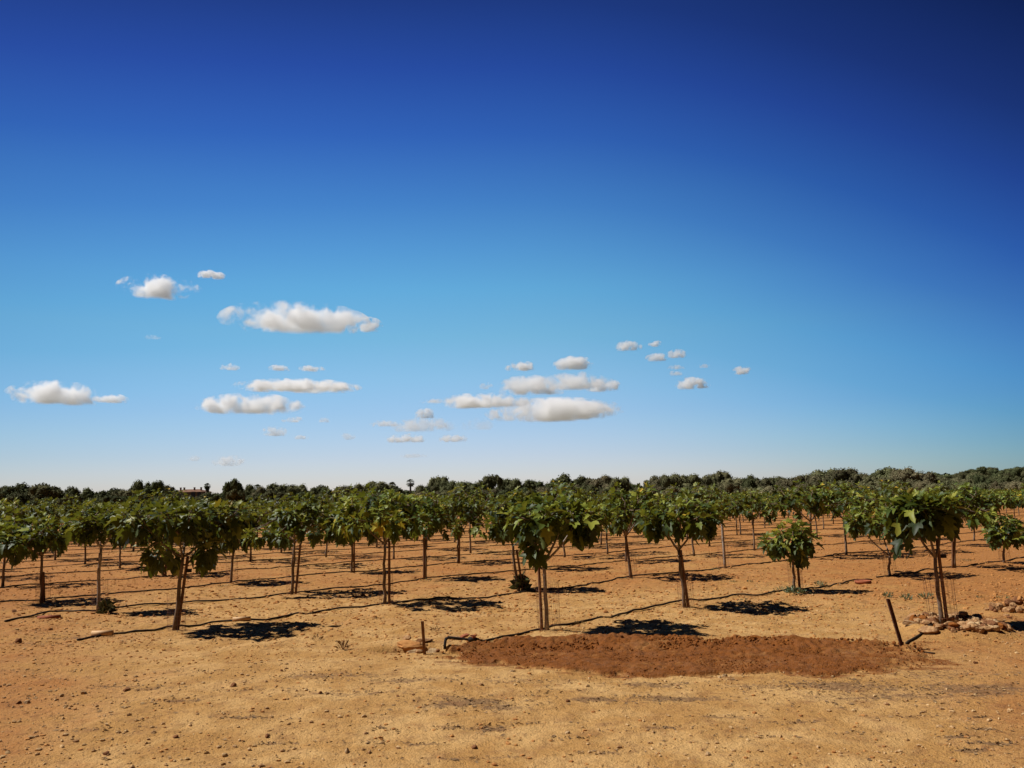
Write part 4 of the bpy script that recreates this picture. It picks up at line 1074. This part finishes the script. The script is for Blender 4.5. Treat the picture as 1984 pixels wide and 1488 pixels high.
# palms
def palm(px, ty_, by, Y, r, n, lab, frl=1.0, up=.5, tr=.16, beard=.4):
    P = at_dist(px, ty_, Y); zg = g(P.x, Y); Ht = P.z - zg
    e = empty('palm_tree', (P.x, Y, zg)); rd = random.Random(px)
    zc = Ht - r * .75
    mb = MB(); mb.tube([(0, 0, -.2), (.05, 0, zc * .5), (0, 0, zc)], [tr * 1.3, tr, tr], 8, wob=.1); mb.build('trunk', M_TBARK, e)
    V, Fc, T = [], [], []
    for k in range(n):
        a = rd.uniform(0, 6.28); el = rd.uniform(-1.1, 1.45)
        d0 = Vector((math.cos(a) * math.cos(el), math.sin(a) * math.cos(el), math.sin(el)))
        L = r * rd.uniform(.8, 1.05)
        # a fan leaf: stalk then a spray of pointed segments
        q0 = Vector((0, 0, zc)); q1 = q0 + d0 * L * .5
        sd_ = d0.cross(Vector((0, 0, 1))).normalized(); nn = sd_.cross(d0)
        for s_ in range(9):
            b = (s_ - 4) / 4 * 1.15
            dd = (d0 * math.cos(b) + sd_ * math.sin(b)).normalized()
            tip = q1 + dd * L * .5 - Vector((0, 0, L * .14)); wv = nn.cross(dd).normalized() * L * .045
            n0 = len(V); V += [tuple(q1), tuple(q1 + dd * L * .25 + wv), tuple(tip), tuple(q1 + dd * L * .25 - wv)]
            Fc.append((n0, n0 + 1, n0 + 2, n0 + 3)); t = rd.random(); T += [t] * 4
        n0 = len(V); V += [tuple(q0 + sd_ * .02), tuple(q1 + sd_ * .015), tuple(q1 - sd_ * .015), tuple(q0 - sd_ * .02)]; Fc.append((n0, n0 + 1, n0 + 2, n0 + 3)); T += [.3] * 4
    obj('crown', mesh('crown', V, Fc, [M_CAROB], {'tone': T}, False), e)
    tag(e, lab, 'palm', 'palms above the treeline')
palm(795, 928, 960, 150, 1.0, 46, 'slender fan palm standing above the treeline left of centre')
palm(402, 936, 960, 150, .75, 80, 'stout palm with a tall rounded head right of the ochre house', tr=.35)
palm(499, 938, 955, 150, .9, 50, 'dark ragged palm head low over the trees at left')
palm(760, 934, 960, 150, 1.0, 50, 'dark palm head rising behind the broad pale olive')

# house
HY = 230
hl, hr_ = at_dist(330, 960, HY), at_dist(389, 960, HY)
top = at_dist(372, 953, HY).z
e = empty('house', ((hl.x + hr_.x) / 2, HY, g(hl.x, HY)))
hw = hr_.x - hl.x; z0 = 0; zt = top - e.location.z
mb = MB(); mb.box((0, 4, zt / 2 - .5), (hw, 8, zt + 1)); mb.build('wall', M_HOUSE, e, sm=False)
V = [(-hw / 2 - .3, -.4, zt), (hw / 2 + .3, -.4, zt), (hw / 2 + .3, 8.4, zt), (-hw / 2 - .3, 8.4, zt), (-hw / 2 + 2, 4, zt + .8), (hw / 2 - 2, 4, zt + .8)]
ro = obj('roof', mesh('roof', V, [(0, 1, 5, 4), (1, 2, 5), (2, 3, 4, 5), (3, 0, 4), (0, 3, 2, 1)], [M_TILE], smooth_shade=False), e)
for cxp in (343, 350, 370, 383):
    c = at_dist(cxp, 945, HY).x - e.location.x
    mb = MB(); mb.box((c, 2.6, zt + .75), (.38, .38, 1.0)); mb.box((c, 2.6, zt + 1.29), (.5, .5, .1)); mb.build('chimney', M_HOUSE, ro, sm=False)
for cxp, cyp in ((374.5, 958), (352, 959), (386, 959)):
    c = at_dist(cxp, cyp, HY); cx_, cz_ = c.x - e.location.x, c.z - e.location.z
    mb = MB(); mb.box((cx_, -.02, cz_), (1.3, .1, 1.7)); fr = mb.build('window', M_FRAME, e, sm=False)
    mb = MB(); mb.box((cx_, -.09, cz_), (1.1, .06, 1.5)); mb.build('pane', M_DARK, fr, sm=False)
tag(e, 'ochre house with low tiled roof and chimneys far off at left', 'house')

# ------------------------------------------------------------------ clouds
def cloud_material():
    m = bpy.data.materials.new('cloud'); m.use_nodes = True; t = m.node_tree; t.nodes.clear()
    o = t.nodes.new('ShaderNodeOutputMaterial'); pv = t.nodes.new('ShaderNodeVolumePrincipled')
    pv.inputs['Color'].default_value = (1, 1, 1, 1); pv.inputs['Anisotropy'].default_value = .35
    tcn = t.nodes.new('ShaderNodeTexCoord'); ln = t.nodes.new('ShaderNodeVectorMath'); ln.operation = 'LENGTH'
    t.links.new(tcn.outputs['Object'], ln.inputs[0])
    sp = t.nodes.new('ShaderNodeSeparateXYZ'); t.links.new(tcn.outputs['Object'], sp.inputs[0])
    oi = t.nodes.new('ShaderNodeObjectInfo')
    P = geo_pos(t)
    fa = t.nodes.new('ShaderNodeAttribute'); fa.attribute_type = 'OBJECT'; fa.attribute_name = 'feature'
    vs = t.nodes.new('ShaderNodeVectorMath'); vs.operation = 'SCALE'; t.links.new(P, vs.inputs[0]); t.links.new(fa.outputs['Fac'], vs.inputs['Scale'])
    n = noise(t, 1.0, 8, vs.outputs[0], .66, .35)
    r = ln.outputs['Value']
    fb = t.nodes.new('ShaderNodeAttribute'); fb.attribute_type = 'OBJECT'; fb.attribute_name = 'broad'
    vb = t.nodes.new('ShaderNodeVectorMath'); vb.operation = 'SCALE'; t.links.new(P, vb.inputs[0]); t.links.new(fb.outputs['Fac'], vb.inputs['Scale'])
    nb = noise(t, 1.0, 2, vb.outputs[0], .5)
    at = t.nodes.new('ShaderNodeAttribute'); at.attribute_type = 'OBJECT'; at.attribute_name = 'thick'
    # shape: full inside, eaten away by the noise towards the rim; flat base
    shp = mth(t, 'SUBTRACT', 1.0, mth(t, 'POWER', r, 1.6))
    v = mth(t, 'ADD', mth(t, 'MULTIPLY', shp, .85), mth(t, 'ADD', mth(t, 'MULTIPLY', mth(t, 'SUBTRACT', n, .5), 3.0), mth(t, 'MULTIPLY', mth(t, 'SUBTRACT', nb, .5), 2.0)))
    d = mth(t, 'POWER', mrange(t, v, .08, .62), 1.6)
    base = mrange(t, sp.outputs['Z'], -.62, -.42)
    d = mth(t, 'MULTIPLY', mth(t, 'MULTIPLY', d, base), at.outputs['Fac'])
    t.links.new(d, pv.inputs['Density'])
    t.links.new(pv.outputs[0], o.inputs['Volume'])
    return m
M_CLOUD = cloud_material()
ball = mesh('cloud', ICO3[0], ICO3[1], [M_CLOUD])
ALT = 520.0
CL = [(310, 560, 142, 42, 1, 'compact bright white cloud, highest big one at left'), (408, 534, 52, 16, .8, 'tiny white cloud above right of the compact one'),
 (573, 620, 276, 56, 1, 'largest bright white cloud, long and puffy, left of centre'), (714, 632, 56, 28, .9, 'small puff at the right end of the largest cloud'),
 (108, 766, 150, 40, 1, 'layered white cloud near the left edge'), (216, 774, 60, 16, .7, 'small thin cloud right of the layered one at left'),
 (578, 749, 236, 24, .9, 'long thin white streak cloud left of centre'), (486, 787, 196, 38, 1, 'flat based white cloud under the long streak'),
 (446, 712, 38, 13, .6, 'first of three tiny puffs above the long streak'), (541, 714, 42, 12, .6, 'middle of three tiny puffs above the long streak'), (604, 715, 52, 12, .6, 'third of three tiny puffs above the long streak'),
 (532, 838, 54, 18, .6, 'small ragged cloud below the flat based one'), (568, 814, 44, 11, .5, 'tiny faint cloud right under the flat based one'), (627, 815, 28, 9, .4, 'tiniest faint cloud right of the small ragged one'), (583, 848, 28, 8, .45, 'tiny faint cloud below right of the ragged one'),
 (442, 895, 66, 20, .5, 'faint pinkish cloud lowest near the horizon at left'), (375, 889, 28, 11, .35, 'tiny faint cloud left of the lowest pinkish one'), (296, 654, 28, 9, .25, 'very faint wisp below the compact cloud'), (674, 847, 30, 14, .4, 'small faint cloud left of the low centre group'),
 (1008, 711, 64, 20, .9, 'small white cloud, left one above the big centre bank'), (1112, 706, 82, 26, 1, 'puffy white cloud, right one above the big centre bank'),
 (1028, 751, 146, 38, .8, 'left part of the upper layer in the centre cloud bank'), (1110, 742, 160, 34, .7, 'broken top layer of the centre cloud bank'), (1170, 749, 76, 26, .9, 'small dense puff at the right of the upper centre layer'), (941, 749, 30, 14, .4, 'tiny faint puff left of the upper centre layer'),
 (938, 779, 190, 28, .85, 'long cloud tapering left in the centre bank'), (1078, 798, 276, 44, 1, 'widest cloud at the bottom of the centre bank'), (840, 778, 60, 9, .4, 'thin tail wisp at the left tip of the tapering cloud'),
 (823, 803, 42, 20, .8, 'small round puff on top of the low ragged group'), (822, 826, 130, 28, .5, 'wide ragged faint cloud in the low centre group'), (748, 821, 64, 14, .55, 'thin small cloud left of the low ragged group'), (787, 851, 74, 17, .8, 'lowest white cloud left in the low centre group'), (878, 851, 60, 14, .6, 'lowest small cloud right in the low centre group'), (930, 824, 80, 24, .25, 'very faint veil right of the low ragged group'),
 (1217, 672, 54, 21, .8, 'small white cloud, leftmost of the right hand group'), (1270, 667, 28, 12, .7, 'tiny cloud topmost of the right hand group'), (1273, 694, 46, 16, .7, 'small ragged cloud left of its twin in the right group'), (1312, 687, 42, 17, .7, 'small ragged cloud right of its twin in the right group'),
 (1310, 712, 36, 10, .4, 'faint speck below the ragged twins at right'), (1309, 724, 30, 10, .45, 'second faint speck below the ragged twins at right'), (1340, 745, 74, 22, .9, 'bright small cloud lowest in the right hand group'), (1437, 719, 36, 17, .8, 'single small white cloud furthest right'), (1366, 709, 24, 10, .35, 'very faint speck left of the furthest right cloud'),
 (800, 884, 60, 8, .25, 'hardly visible streak low over the palm')]
for px, py, w, h, dn, lab in CL:
    d = ray(px, py); dist = ALT / d.z; c = d * dist
    e = obj('cloud', ball, None, (c.x, c.y, c.z + EYE))
    W, Hh = w / F_PX * dist / 2, h / F_PX * dist / 2
    e.scale = (W * 1.02, max(W * .34, Hh), Hh * 1.34)
    e.rotation_euler = (0, 0, math.atan2(-c.x, c.y))
    e['thick'] = 2.3 / max(Hh, 10) * dn ** 1.6; e['feature'] = 1.0 / (max(Hh, 10) * 1.2); e['broad'] = 1.0 / (W * .55)
    tag(e, lab, 'cloud', 'scattered small clouds')
